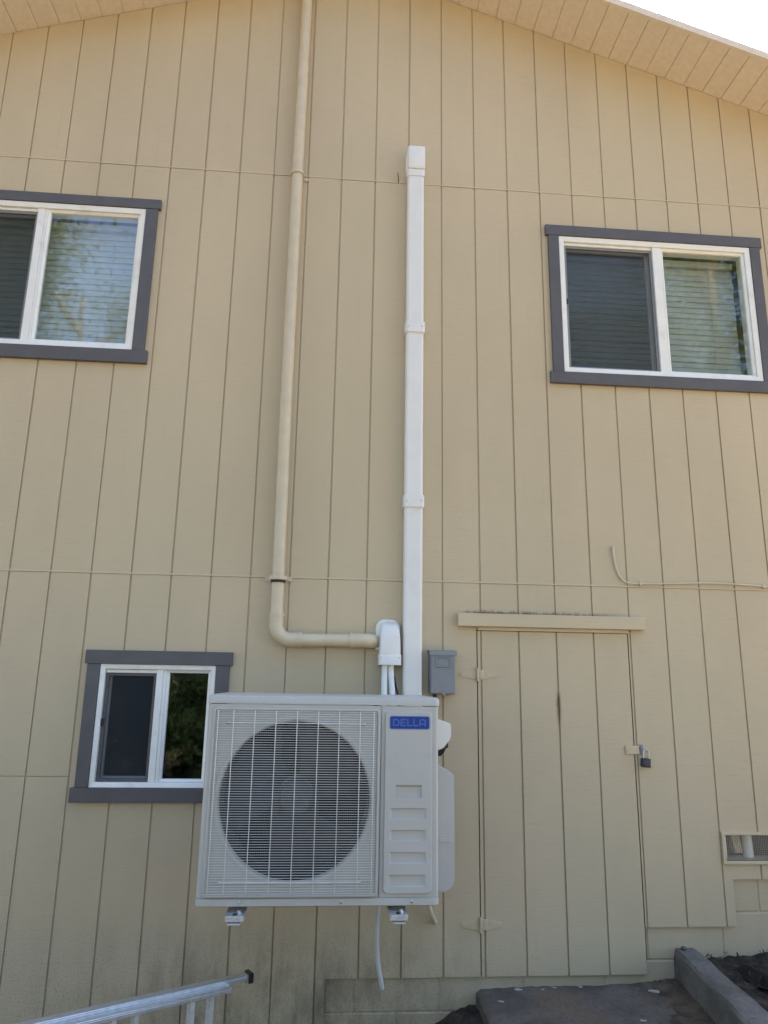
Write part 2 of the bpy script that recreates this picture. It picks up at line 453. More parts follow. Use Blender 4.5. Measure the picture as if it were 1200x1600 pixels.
# rest of the house shell, dark inside
bm = bmesh.new(); zt = roof_z(HX0)
bx(bm, HX0, HX0+.12, .111, 8, -.3, zt-.02); bx(bm, HX1-.12, HX1, .111, 8, -.3, zt-.02)
cells(bm, [HX0, RX, HX1], [-.3, 6.2], lambda x, z: True, 7.9, 8.0, lambda x: roof_z(x)-.004)
obj('outer_walls', bm, 'siding', house)
bm = bmesh.new(); bx(bm, HX0+.13, HX1-.13, .17, 7.89, .40, .50); bx(bm, HX0+.13, HX1-.13, .17, 7.89, 2.45, 2.65)
bx(bm, HX0+.13, HX1-.13, 3.0, 3.08, .51, 2.44); bx(bm, HX0+.13, HX1-.13, 3.0, 3.08, 2.66, 4.6)
obj('inner_floors', bm, 'room', house)

# windows
def window(key, label, blinds):
    w = WIN[key]; x0, x1, z0, z1 = w['f']
    e = bpy.data.objects.new('window', None); COL.objects.link(e); e.parent = house; e.location = (x0-RX, 0, z0); e['label'] = label
    tx0, tx1 = w['trim']; h = w['head']; s = w['sill']
    box('trim_board', h[0], h[1], -.023, -.0015, h[2]+.001, h[3], 'grey_trim', e, .0015)
    box('trim_board', s[0], s[1], -.024, -.0015, s[2], s[3]-.001, 'grey_trim', e, .0015)
    box('trim_board', tx0, x0-.001, -.021, -.0015, z0, z1, 'grey_trim', e, .0015)
    box('trim_board', x1+.001, tx1, -.021, -.0015, z0, z1, 'grey_trim', e, .0015)
    fwid = .032 if key != 'B' else .024
    obj('frame', ring_frame(bmesh.new(), x0, x1, z0, z1, fwid, -.016, .085, .004), 'vinyl', e)
    ix0, ix1, iz0, iz1 = x0+fwid, x1-fwid, z0+fwid, z1-fwid
    m0, m1 = w['mul']
    bm = bmesh.new(); bx(bm, m0, m1-.016, -.006, .06, iz0, iz1, .0015); bx(bm, m1-.0155, m1, -.002, .055, iz0+.0005, iz1-.0005, .001)
    obj('meeting_stile', bm, 'vinyl', e)
    obj('glazing_bead', ring_frame(bmesh.new(), m1+.0005, ix1-.0005, iz0+.0005, iz1-.0005, .014, -.002, .03, .008), 'vinyl', e)
    bm = bmesh.new(); bx(bm, m1+.012, ix1-.012, .014, .020, iz0+.012, iz1-.012); obj('pane', bm, 'glass', e)
    sw = .030 if key != 'B' else .022
    obj('sliding_sash', ring_frame(bmesh.new(), ix0+.0005, m0-.0005, iz0+.0005, iz1-.0005, sw, .034, .058, .004), 'vinyl', e)
    bm = bmesh.new(); bx(bm, ix0+sw-.004, m0-sw+.004, .044, .050, iz0+sw-.004, iz1-sw+.004); obj('pane', bm, 'glass', e)
    # insect screen in its thin frame, sitting in the outer track
    zt_ = iz1-.020
    box('screen_track', ix0+.001, m0-.001, .002, .03, iz1-.018, iz1-.0015, 'vinyl', e, .001)
    obj('screen_frame', ring_frame(bmesh.new(), ix0+.004, m0-.002, iz0+.002, zt_, .013, .008, .020), 'box_grey' if key != 'B' else 'grey_trim', e)
    bm = bmesh.new(); v = [bm.verts.new(p) for p in ((ix0+.016, .0135, iz0+.014), (m0-.014, .0135, iz0+.014), (m0-.014, .0135, zt_-.012), (ix0+.016, .0135, zt_-.012))]
    bm.faces.new(v); obj('insect_screen', bm, 'screen', e)
    zc = iz0+.52*(iz1-iz0)
    box('latch', ix0-.001, ix0+.014, -.004, .0075, zc-.017, zc+.017, 'black', e, .002)
    if blinds:
        b = empty('window_blind', ((ix0+ix1)/2, .13, iz1), blinds, 'blind')
        n = 21; pitch_ = (iz1-iz0-.05)/n
        box('head_rail', ix0+.01, ix1-.01, .105, .15, iz1-.045, iz1-.005, 'blind', b, .003)
        proto = None
        for i in range(n):
            zc = iz1-.055-pitch_*(i+.5)
            if proto is None:
                bm = bmesh.new(); rings = []
                for k in range(5):
                    t = k/4-.5; yy = .128+.0055*t*2*.9 - .003*(1-4*t*t); z_ = t*.049
                    rings.append((yy, z_))
                fr = [(y, z+zc) for y, z in rings]; bk = [(y+.0022, z+zc) for y, z in rings[::-1]]
                prism(bm, fr+bk, ix0+.012, ix1-.012, 'x'); proto = obj('slat', bm, 'blind', b, True); zp = zc
            else:
                o = proto.copy(); COL.objects.link(o); o.parent = b
                o.location = proto.location + Vector((0, rnd.uniform(-.001, .001), zc-zp)); o.rotation_euler = (0, rnd.uniform(-.0005, .0005), 0)
        for f in (.15, .5, .85):
            x = ix0+(ix1-ix0)*f
            obj('cord', tube(bmesh.new(), [(x, .1165, iz1-.04), (x, .1165, iz0+.02)], .0012, 5), 'blind', b)
    return e
window('L', 'upper left sliding window with closed blinds, cut by the picture edge', 'closed horizontal blind behind the upper left window')
window('R', 'upper right sliding window with closed blinds', 'closed horizontal blind behind the upper right window')
window('B', 'small lower sliding window partly behind the air conditioner', None)

# shed door in the siding
door = bpy.data.objects.new('shed_door', None); COL.objects.link(door); door.parent = house; door.location = (.996-RX, 0, .215)
door['label'] = 'low shed door made of the same tan siding'
dx = [.9975, 5*S, 6*S, 7*S, 8*S, 1.8115]
for i, (a, b) in enumerate(zip(dx, dx[1:])):
    box('door_board', a+(G if i else 0), b-(G if i < 4 else 0), rnd.uniform(-.003, -.001), .012, .214, 1.846, 'siding', door, .0008)
box('door_back', .998, 1.811, .0078, .03, .215, 1.845, 'siding', door, 0)
def hinge(zc):
    bm = bmesh.new()
    tube(bm, [(.9945, -.009, zc-.034), (.9945, -.009, zc+.034)], .0075, 10)
    plate(bm, 1.003, 1.03, zc-.025, zc+.025, .004, -.003, -.0065, .001, 3)
    prism(bm, [(1.031, zc-.022), (1.10, zc-.008), (1.10, zc+.008), (1.031, zc+.022)], -.003, -.0055)
    prism(bm, [(.986, zc-.024), (.90, zc-.009), (.90, zc+.009), (.986, zc+.024)], -.0005, -.0045)
    for x in (1.016, 1.05, 1.085, .97, .94, .912):
        lathe(bm, [(0, .0045), (.0018, .004), (.0025, .001)], (x, -.0048, zc+(.012 if x == 1.016 else 0)), (0, -1, 0), 8)
    obj('hinge', bm, 'trim_tan', door, True)
hinge(1.620); hinge(.440)
bm = bmesh.new(); plate(bm, 1.764, 1.838, 1.232, 1.274, .004, -.003, -.0085, .0015, 3)
bx(bm, 1.776, 1.7785, -.0105, -.008, 1.240, 1.265); lathe(bm, [(0, .004), (.002, .003)], (1.770, -.0085, 1.253), (0, -1, 0), 8)
obj('hasp', bm, 'trim_tan', door)
bm = bmesh.new(); tube(bm, arc((1.846, -.004, 1.254), 200, -20, .013, (0, -1, 0), (0, 0, 1), 8), .0035, 8)
plate(bm, 1.835, 1.86, 1.228, 1.280, .003, .0, -.003, .001, 3); obj('staple', bm, 'box_grey', door)
# header board over the door
box('door_header', .8895, 1.899, -.040, -.0015, 1.866, 1.9345, 'trim_tan', house, .003)
box('drip_strip', 1.0, 1.815, -.014, -.0015, 1.848, 1.8655, 'trim_tan', house, .001)

# crawl space vent
vent = bpy.data.objects.new('crawl_space_vent', None); COL.objects.link(vent); vent.parent = house; vent.location = (VENT[0]-RX, 0, VENT[2])
obj('vent_frame', ring_frame(bmesh.new(), VENT[0]-.014, VENT[1]+.014, VENT[2]-.016, VENT[3]+.014, .016, -.012, .02), 'trim_tan', vent)
bm = bmesh.new()
x = VENT[0]+.004
while x < VENT[1]: bx(bm, x-.00035, x+.00035, .003, .0042, VENT[2]+.001, VENT[3]-.001); x += .0095
z = VENT[2]+.006
while z < VENT[3]: bx(bm, VENT[0]+.001, VENT[1]-.001, .0018, .003, z-.00035, z+.00035); z += .0095
tag(obj('wire_mesh', bm, 'galv', vent), kind='stuff')

# things standing in the crawl space behind the mesh
o = obj('grey_board', prism(bmesh.new(), [(2.275, .66), (2.31, .66), (2.305, .90), (2.27, .90)], .075, .10), 'galv'); tag(o, 'grey board leaning inside the crawl space vent, leftmost item', 'board')
o = obj('timber_offcut', prism(bmesh.new(), [(2.345, .745), (2.385, .745), (2.36, .90), (2.315, .90)], .06, .095), 'wood'); tag(o, 'light timber offcut leaning behind the vent mesh', 'timber')
o = obj('white_pipe', tube(bmesh.new(), [(2.43, .085, .66), (2.42, .085, .9)], .026, 16), 'white_pvc', None, True); tag(o, 'white plastic pipe upright behind the vent mesh', 'pipe')

# ------------------------------------------------------------------ ground, slab, curb
def gnd(x, y):
    h = -.13
    d = max(0., min(1., (x-.45)/.5)); d = d*d*(3-2*d)
    near = max(0., min(1., (y+2.2)/1.6))
    h += d*(.17*near)
    r = max(0., min(1., (x-1.9)/.25))
    h2 = .262 - .10*max(0., min(1., (-y-1.0)/3.0))
    h = h*(1-r) + h2*r
    far = max(0., min(1., (-y-3.5)/3.0)); h = h*(1-far) + (-.08)*far
    return h + .012*math.sin(x*5.1+y*3.3)*math.sin(y*4.7-x*2.1)*(1-far*.5)
bm = bmesh.new()
gx = [-300, -120, -50, -20, -8] + [-4+.16*i for i in range(64)] + [8, 20, 50, 120, 300]
gy = [-300, -120, -60, -30, -16, -9] + [-6+.16*i for i in range(39)] + [.5, 2, 9, 40, 120, 300]
V = [[bm.verts.new((x, y, gnd(x, y) if y < .4 else -.13)) for y in gy] for x in gx]
for i in range(len(gx)-1):
    for j in range(len(gy)-1): bm.faces.new((V[i][j], V[i+1][j], V[i+1][j+1], V[i][j+1]))
tag(obj('ground', bm, 'soil', None, True), kind='structure')
# dark damp soil beside the slab and behind the curb
def patch(name, poly_f, x0, x1, y0, y1, n, zf, mat):
    bm = bmesh.new(); V = {}
    for i in range(n+1):
        for j in range(n+1):
            x, y = x0+(x1-x0)*i/n, y0+(y1-y0)*j/n
            V[i, j] = bm.verts.new((x, y, zf(x, y)))
    for i in range(n):
        for j in range(n): bm.faces.new((V[i, j], V[i+1, j], V[i+1, j+1], V[i, j+1]))
    return tag(obj(name, bm, mat, None, True), kind='structure')
rr = random.Random(3)
patch('soil_bed', None, .45, .975, -1.3, .01, 26, lambda x, y: gnd(x, y)+.006+.012*rr.random()+(.03*max(0, (x-.75)/.2) if y > -.5 else 0), 'dark_soil')
patch('planting_bed', None, 2.04, 3.6, -1.6, .012, 40, lambda x, y: .268+.016*rr.random()+.03*math.sin(3*x+2*y)**2 - .05*max(0, -y-.8), 'dark_soil')

def slab_z(x): return .158+.020*(x-.97)
bm = bmesh.new(); nu, nv = 44, 50; V = {}
def sl_x(t): return .972-.027*min(1, t/.25) if t < .25 else .945
for j in range(nv+1):
    t = j/nv; y = .012-1.31*t
    x0 = .972-.02*t*1.3+rr.uniform(-.004, .004); x1 = 1.972-.07*t+rr.uniform(-.002, .002)
    for i in range(nu+1):
        x = x0+(x1-x0)*i/nu; z = slab_z(x)+.004*math.sin(7*x+5*y)*math.sin(11*y-3*x)+rr.uniform(-.0022, .0022)
        if i == 0: z -= .010+rr.uniform(0, .008)
        V[i, j] = bm.verts.new((x, y, z))
for i in range(nu):
    for j in range(nv): bm.faces.new((V[i, j], V[i+1, j], V[i+1, j+1], V[i, j+1]))
loop_ = [V[i, 0] for i in range(nu+1)]+[V[nu, j] for j in range(1, nv+1)]+[V[i, nv] for i in range(nu-1, -1, -1)]+[V[0, j] for j in range(nv-1, 0, -1)]
low = [bm.verts.new((v.co.x+rr.uniform(-.006, .002), v.co.y, -.25)) for v in loop_]
for i in range(len(loop_)):
    j = (i+1) % len(loop_); bm.faces.new((loop_[i], low[i], low[j], loop_[j]))
tag(obj('concrete_slab', bm, 'slab', None, True), kind='structure')
# brown soil washed over the right end of the slab, against the curb
bm = bmesh.new(); V = {}
for i in range(27):
    for j in range(41):
        u, v = i/26, j/40; y = .010-1.1*v; x = 1.60+.10*math.sin(5*v+1)+(.365-.10*math.sin(5*v+1)-.06*v)*u
        V[i, j] = bm.verts.new((x, y, slab_z(x)-.004+.022*u**1.5+.006*math.sin(13*x+17*y)*math.sin(19*y)+rr.uniform(-.003, .004)))
for i in range(26):
    for j in range(40): bm.faces.new((V[i, j], V[i+1, j], V[i+1, j+1], V[i, j+1]))
tag(obj('washed_soil', bm, 'brown_soil', None, True), kind='structure')
# curb: a rough sloping concrete wall beside the slab
bm = bmesh.new(); n = 26; rings = []
for i in range(n+1):
    t = i/n; y = .013 - 2.2*t; cl = 1.960-.085*(-y/.75); cr = 2.068-.045*(-y/.64)
    z = .325 - .012*t + rr.uniform(-.003, .003)
    if .10 < -y < .13: z -= .006
    j = lambda: rr.uniform(-.004, .004)
    rings.append([(cl-.012, y, -.25), (cl-.004+j(), y, z-.05), (cl+j(), y, z-.012), (cl+.010+j(), y, z), ((cl+cr)/2, y, z+.003+j()), (cr-.012+j(), y, z+.001), (cr+j(), y, z-.012), (cr+.006, y, -.25)])
loft(bm, rings)
tag(obj('concrete_curb', bm, 'curb', None, True), kind='structure')

# litter: fine crumbs as stuff, single scraps as things
bm = bmesh.new()
for i in range(380):
    x = rr.uniform(.98, 1.93); y = -abs(rr.gauss(0, .28))
    if x > 1.55 and rr.random() < .7: x = rr.uniform(1.6, 1.93)
    elif rr.random() < .6: continue
    if y < -1.2: continue
    a = rr.uniform(0, 6.3); l = rr.uniform(.002, .008); wd = rr.uniform(.0008, .002); z = slab_z(x)+rr.uniform(.001, .005)
    c, s_ = math.cos(a), math.sin(a)
    q = [bm.verts.new((x+c*l*u-s_*wd*v, y+s_*l*u+c*wd*v, z+rr.uniform(0, .003))) for u, v in ((-1, -1), (1, -1), (1, 1), (-1, 1))]
    bm.faces.new(q)
tag(obj('leaf_litter', bm, 'bark'), kind='stuff')
bm = bmesh.new()
for i in range(700):
    x = rr.uniform(2.05, 2.9); y = rr.uniform(-1.2, 0)
    a = rr.uniform(0, 6.3); l = rr.uniform(.004, .014); wd = rr.uniform(.0015, .004); z = .288+.02*rr.random()+.03*math.sin(3*x+2*y)**2
    c, s_ = math.cos(a), math.sin(a); t_ = rr.uniform(-.012, .012)
    q = [bm.verts.new((x+c*l*u-s_*wd*v, y+s_*l*u+c*wd*v, z+t_*u)) for u, v in ((-1, -1), (1, -1), (1, 1), (-1, 1))]
    bm.faces.new(q)
tag(obj('bark_mulch', bm, 'dark_soil'), kind='stuff')
scraps = [(1.17, -.02, .024, 'largest pale paint flake on the slab under the door'), (1.345, -.012, .013, 'small pale flake by the slab back edge, middle one'), (1.285, -.03, .010, 'tiny pale flake between two others at the slab back edge'),
          (1.055, -.14, .014, 'pale flake near the left edge of the slab'), (1.80, -.10, .030, 'pale twig like scrap near the curb on the slab'), (1.62, -.38, .018, 'pale scrap on the right front of the slab'),
          (1.47, -.02, .012, 'pale flake at the slab back edge, rightmost of the row')]
for x, y, l, lab in scraps:
    bm = bmesh.new(); k = 7; a = rr.uniform(-.6, .3); P = []
    for i in range(k):
        t = 2*math.pi*i/k; px, py = l*math.cos(t)*rr.uniform(.7, 1.1), l*.42*math.sin(t)*rr.uniform(.7, 1.1)
        P.append((x+px*math.cos(a)-py*math.sin(a), y+px*math.sin(a)+py*math.cos(a)))
    z = slab_z(x)
    A = [bm.verts.new((*p, z+.003+.006*rr.random())) for p in P]; B = [bm.verts.new((*p, z+.0015)) for p in P]
    bm.faces.new(A); bm.faces.new(B[::-1])
    for i in range(k): bm.faces.new((A[i], B[i], B[(i+1) % k], A[(i+1) % k]))
    tag(obj('paint_flake', bm, 'paper'), lab, 'flake', 'pale flakes lying on the slab')
# stone on the curb end and crumpled black sheet in the bed
bm = bmesh.new(); bmesh.ops.create_icosphere(bm, subdivisions=2, radius=.014)
for v in bm.verts: v.co = Vector((1.995+v.co.x*1.1*rr.uniform(.85, 1.1), -.02+v.co.y, .335+v.co.z*.55*rr.uniform(.8, 1.1)))
tag(obj('pebble', bm, 'curb', None, True), 'small dark stone on the wall end of the curb', 'stone')
bm = bmesh.new(); V = {}
for i in range(25):
    for j in range(17):
        u, v = i/24, j/16
        x = 2.15+.42*u+.02*v; y = -.20-.42*v-.10*u
        V[i, j] = bm.verts.new((x, y, .298+.016*math.sin(9*u+4*v)*math.sin(7*v+2)+.012*math.sin(17*u-9*v)+rr.uniform(0, .008)))
for i in range(24):
    for j in range(16): bm.faces.new((V[i, j], V[i+1, j], V[i+1, j+1], V[i, j+1]))
bmesh.ops.solidify(bm, geom=bm.faces[:], thickness=.002)
tag(obj('plastic_sheet', bm, 'black', None, True), 'crumpled black plastic sheet in the bed right of the curb', 'plastic sheet')

# ------------------------------------------------------------------ air conditioner
AX0, AX1, AZ0, AZ1, AYF, AYB = -.268, .684, .722, 1.517, -.700, -.290
FC, FR = (.100, 1.112), .303
ac = empty('air_conditioner', (.21, -.49, AZ0), 'large ivory outdoor air conditioner unit with round fan grille on wall brackets', 'air conditioner')
SX = .4435
# cabinet shell: rounded front left corner, sides, back
bm = bmesh.new(); rc = .026
prof = [(AX1-.002, AYB), (AX1-.002, AYF+.02)]
shell_o = [(AX0, AYB), (AX0, AYF+rc)]
def wallstrip(bm, P, Q, z0, z1):
    A = [[bm.verts.new((x, y, z)) for z in (z0, z1)] for x, y in P]; B = [[bm.verts.new((x, y, z)) for z in (z0, z1)] for x, y in Q]
    n = len(P)
    for i in range(n-1):
        bm.faces.new((A[i][0], A[i+1][0], A[i+1][1], A[i][1])); bm.faces.new((B[i][0], B[i][1], B[i+1][1], B[i+1][0]))
        for k in (0, 1): bm.faces.new((A[i][k], B[i][k], B[i+1][k], A[i+1][k]))
    for i in (0, n-1): bm.faces.new((A[i][0], A[i][1], B[i][1], B[i][0]))
cx, cy = AX0+rc, AYF+rc
cor = [(cx-rc*math.cos(R(a)), cy-rc*math.sin(R(a))) for a in range(0, 91, 15)]
cor_i = [(cx-(rc-.003)*math.cos(R(a)), cy-(rc-.003)*math.sin(R(a))) for a in range(0, 91, 15)]
wallstrip(bm, [(AX0, AYB)]+cor+[(cx+.001, AYF)], [(AX0+.003, AYB)]+cor_i+[(cx+.001, AYF+.003)], AZ0+.031, AZ1-.037)
obj('side_panel', bm, 'ac', ac, True); bm = bmesh.new()
rc2 = .012; cx2, cy2 = AX1-.002-rc2, AYF+rc2
cor2 = [(cx2+rc2*math.sin(R(a)), cy2-rc2*math.cos(R(a))) for a in range(0, 91, 18)]
cor2i = [(cx2+(rc2-.003)*math.sin(R(a)), cy2-(rc2-.003)*math.cos(R(a))) for a in range(0, 91, 18)]
wallstrip(bm, [(cx2-.001, AYF)]+cor2+[(AX1-.002, AYB)], [(cx2-.001, AYF+.003)]+cor2i+[(AX1-.005, AYB)], AZ0+.031, AZ1-.037)
obj('side_panel', bm, 'ac', ac, True)
box('floor_shade_plate', -.25, .43, AYF+.03, AYB-.04, AZ0+.031, AZ0+.034, 'dark_in', ac, 0)  # dark plate added over the base pan, shade of the interior as colour
box('partition', SX-.01, SX, AYF+.05, AYB-.004, AZ0+.032, AZ1-.04, 'dark_in', ac, 0)
# front panel with the round fan opening and its rolled lip
fx0, fx1, fz0, fz1 = cx+.001, SX-.0016, AZ0+.031, AZ1-.037
bm = bmesh.new(); N = 72; angs = [2*math.pi*i/N for i in range(N)]
for px, pz in ((fx0, fz0), (fx1, fz0), (fx1, fz1), (fx0, fz1)): angs.append(math.atan2(pz-FC[1], px-FC[0]) % (2*math.pi))
angs = sorted(set(angs))
def rect_hit(a):
    c, s_ = math.cos(a), math.sin(a); t = 9
    if c > 1e-9: t = min(t, (fx1-FC[0])/c)
    if c < -1e-9: t = min(t, (fx0-FC[0])/c)
    if s_ > 1e-9: t = min(t, (fz1-FC[1])/s_)
    if s_ < -1e-9: t = min(t, (fz0-FC[1])/s_)
    return t
rings = [[(FC[0]+rect_hit(a)*math.cos(a), AYF+.006, FC[1]+rect_hit(a)*math.sin(a)) for a in angs],
         [(FC[0]+rect_hit(a)*math.cos(a), AYF, FC[1]+rect_hit(a)*math.sin(a)) for a in angs]]
for r_, y_ in ((FR+.021, AYF), (FR+.019, AYF-.003), (FR+.012, AYF-.0035), (FR+.004, AYF-.001), (FR, AYF+.008), (FR-.002, AYF+.016)):
    rings.append([(FC[0]+r_*math.cos(a), y_, FC[1]+r_*math.sin(a)) for a in angs])
loft(bm, rings, cap=False)
obj('front_panel', bm, 'ac', ac, True)
bm = bmesh.new()
loft(bm, [[(FC[0]+r_*math.cos(a), y_, FC[1]+r_*math.sin(a)) for a in angs] for r_, y_ in ((FR+.002, AYF+.0165), (FR-.0015, AYF+.0165), (FR-.0015, AYF+.19), (FR+.002, AYF+.19))], cap=False)
obj('fan_shroud', bm, 'shroud', ac, True)
# grille: raised border and separate wires
gr = bpy.data.objects.new('fan_grille', None); COL.objects.link(gr); gr.parent = ac; gr.location = Vector((.095, AYF, 1.11))-Vector(ac.location)
gx0, gx1, gz0, gz1 = -.238, .429, .764, 1.459
def rr_ring(bm, x0, x1, z0, z1, r, w, yb, yf):
    e = .002
    def L(a, y): return [(p[0], y, p[1]) for p in rrect(x0+a, x1-a, z0+a, z1-a, max(r-a, .002), 5)]
    rg = [L(0, yb), L(0, yf+e), L(e, yf), L(w-e, yf), L(w, yf+e), L(w, yb)]
    V = [[bm.verts.new(p) for p in q] for q in rg]; n = len(V[0])
    for a, b in zip(V, V[1:]+V[:1]):
        for i in range(n): bm.faces.new((a[i], a[(i+1) % n], b[(i+1) % n], b[i]))
    return bm
obj('grille_border', rr_ring(bmesh.new(), gx0-.004, gx1+.008, gz0-.006, gz1+.007, .016, .009, AYF-.0005, AYF-.012), 'ac', gr, True)
def wire(pts, r, name='grille_wire'): return tube(bmesh.new(), pts, r, 6)
nw = 74; wz = [gz0+.006+(gz1-gz0-.012)*i/(nw-1) for i in range(nw)]
yw = AYF-.0125
proto = None
for i, z in enumerate(wz):
    if proto is None:
        xl, xr = gx0+.001, gx1-.001
        pts = [(xl, AYF-.001, z), (xl+.004, yw+.003, z), (xl+.010, yw, z), (xr-.010, yw, z), (xr-.004, yw+.003, z), (xr, AYF-.001, z)]
        proto = obj('grille_wire', wire(pts, .00112), 'ac_wire', gr, True)
    else:
        o = proto.copy(); COL.objects.link(o); o.parent = gr
        o.location = proto.location+Vector((0, 0, z-wz[0]))
vx = [-.222, -.160, -.0745, .0115, .0975, .1835, .2695, .3555, .412]
proto = None
for x in vx:
    if proto is None:
        y2 = yw-.0028
        pts = [(x, AYF-.001, gz0+.002), (x, y2+.003, gz0+.005), (x, y2, gz0+.010), (x, y2, gz1-.010), (x, y2+.003, gz1-.005), (x, AYF-.001, gz1-.002)]
        proto = obj('grille_wire', wire(pts, .0019), 'ac_wire', gr, True)
    else:
        o = proto.copy(); COL.objects.link(o); o.parent = gr; o.location = proto.location+Vector((x-vx[0], 0, 0))
for sx, sz in ((-.181, 1.407), (.371, 1.407), (-.185, .811), (.367, .811)):
    bm = bmesh.new(); lathe(bm, [(0, .008), (.006, .008), (.009, .005), (.0095, .001)], (sx, AYF, sz), (0, -1, 0), 12)
    obj('grille_screw', bm, 'steel', gr, True)
for sz in (1.407, .811):                                    # thick retaining wires between the screws
    obj('grille_wire', wire([(-.178, yw-.001, sz), (.37, yw-.001, sz)], .0022), 'ac_wire', gr, True)
# fan, motor and coil inside
fan = bpy.data.objects.new('fan', None); COL.objects.link(fan); fan.parent = ac; fan.location = Vector((FC[0], AYF+.11, FC[1]))-Vector(ac.location)
bm = bmesh.new(); lathe(bm, [(0, .075), (.05, .072), (.062, .060), (.066, .02), (.078, .012), (.079, .001)], (FC[0], AYF+.15, FC[1]), (0, -1, 0), 32); obj('hub', bm, 'fan', fan, True)
for b_ in range(3):
    bm = bmesh.new(); G_ = []
    for i in range(9):
        r_ = .07+.215*i/8; row = []
        for j in range(9):
            sw = R(-46+92*(j/8)) * (1-.12*i/8) + R(120*b_+35+16*i/8)
            yy = AYF+.125 - .075*(j/8-.5) * (1-.25*i/8)
            row.append(bm.verts.new((FC[0]+r_*math.cos(sw), yy, FC[1]+r_*math.sin(sw))))
        G_.append(row)
    for i in range(8):
        for j in range(8): bm.faces.new((G_[i][j], G_[i+1][j], G_[i+1][j+1], G_[i][j+1]))
    bmesh.ops.solidify(bm, geom=bm.faces[:], thickness=.003)
    obj('blade', bm, 'fan', fan, True)
bm = bmesh.new(); bx(bm, -.005, .025, AYF+.20, AYF+.215, .78, 1.44, .002); bx(bm, .165, .195, AYF+.20, AYF+.215, .78, 1.44, .002)
lathe(bm, [(0, .06), (.07, .06), (.078, .05)], (FC[0], AYF+.28, FC[1]), (0, -1, 0), 24)
obj('motor_mount', bm, 'fan', ac, True)
bm = bmesh.new(); x = -.24
while x < .42: bx(bm, x, x+.0045, AYB-.03, AYB-.006, .765, 1.46); x += .009
tag(obj('coil_fins', bm, 'coil', ac), kind='stuff')
box('coil_backing', -.25, .43, AYB-.005, AYB-.001, .76, 1.465, 'dark_in', ac, 0)
# service panel
bm = bmesh.new()
bx(bm, SX+.0016, cx2-.001, AYF, AYF+.02, AZ0+.031, AZ1-.037)
obj('service_panel', bm, 'ac', ac)
px0, px1, pz0, pz1 = .462, .651, .769, 1.456
rcn = .016; iy = AYF-.010
bm = bmesh.new()
inx0, inx1, inz0, inz1 = px0+rcn, px1-rcn, pz0+rcn, pz1-rcn
pockets = [(.484, .632, 1.040, 1.083), (.482, .631, .959, 1.001), (.481, .630, .876, .919), (.479, .629, .791, .836), (.506, .612, 1.122, 1.172)]
pockets = [(max(a, inx0+.002), min(b, inx1-.002), c, d) for a, b, c, d in pockets]
pxs = sorted({inx0, inx1} | {v for p in pockets for v in p[:2]}); pzs = sorted({inz0, inz1} | {v for p in pockets for v in p[2:]})
VV = {}
def pv(x, y, z):
    k = (round(x, 5), round(y, 5), round(z, 5))
    if k not in VV: VV[k] = bm.verts.new(k)
    return VV[k]
for a, b in zip(pxs, pxs[1:]):
    for c, d in zip(pzs, pzs[1:]):
        mx_, mz_ = (a+b)/2, (c+d)/2
        if any(p[0] < mx_ < p[1] and p[2] < mz_ < p[3] for p in pockets): continue
        bm.faces.new((pv(a, iy, c), pv(b, iy, c), pv(b, iy, d), pv(a, iy, d)))
for k, (a, b, c, d) in enumerate(pockets):
    i_ = .009 if k < 4 else .006; dp = .0085 if k < 4 else .022
    bt, tp = (.004, .003) if k < 4 else (.005, .020)
    A = [(a, c), (b, c), (b, d), (a, d)]; B = [(a+i_, c+bt), (b-i_, c+bt), (b-i_, d-tp), (a+i_, d-tp)]
    xs_ = [v for v in pxs if a < v < b]
    for q in range(4):
        p0, p1, q0, q1 = A[q], A[(q+1) % 4], B[q], B[(q+1) % 4]
        bm.faces.new((bm.verts.new((p0[0], iy, p0[1])), bm.verts.new((p1[0], iy, p1[1])), bm.verts.new((q1[0], iy+dp, q1[1])), bm.verts.new((q0[0], iy+dp, q0[1]))))
    bm.faces.new([bm.verts.new((p[0], iy+dp, p[1])) for p in B])
outer = rrect(px0, px1, pz0, pz1, rcn, 6)
inner = []
for q, (ccx, ccz) in enumerate(((inx1, inz1), (inx0, inz1), (inx0, inz0), (inx1, inz0))): inner += [(ccx, ccz)]*7
base = rrect(px0-.004, px1+.004, pz0-.004, pz1+.004, rcn+.004, 6)
mid = rrect(px0-.001, px1+.001, pz0-.001, pz1+.001, rcn+.001, 6)
n_ = len(outer)
def vr(P, y): return [bm.verts.new((p[0], y, p[1])) for p in P]
Vo, Vm, Vb = vr(outer, iy), vr(mid, iy+.003), vr(base, AYF-.0003)
for i in range(n_):
    j = (i+1) % n_
    a, b = inner[i], inner[j]
    if a == b: bm.faces.new((bm.verts.new((a[0], iy, a[1])), Vo[i], Vo[j]))
    else: bm.faces.new((bm.verts.new((a[0], iy, a[1])), Vo[i], Vo[j], bm.verts.new((b[0], iy, b[1]))))
    bm.faces.new((Vo[i], Vm[i], Vm[j], Vo[j])); bm.faces.new((Vm[i], Vb[i], Vb[j], Vm[j]))
bmesh.ops.remove_doubles(bm, verts=bm.verts[:], dist=.00002)
obj('panel_cover', bm, 'ac', ac)
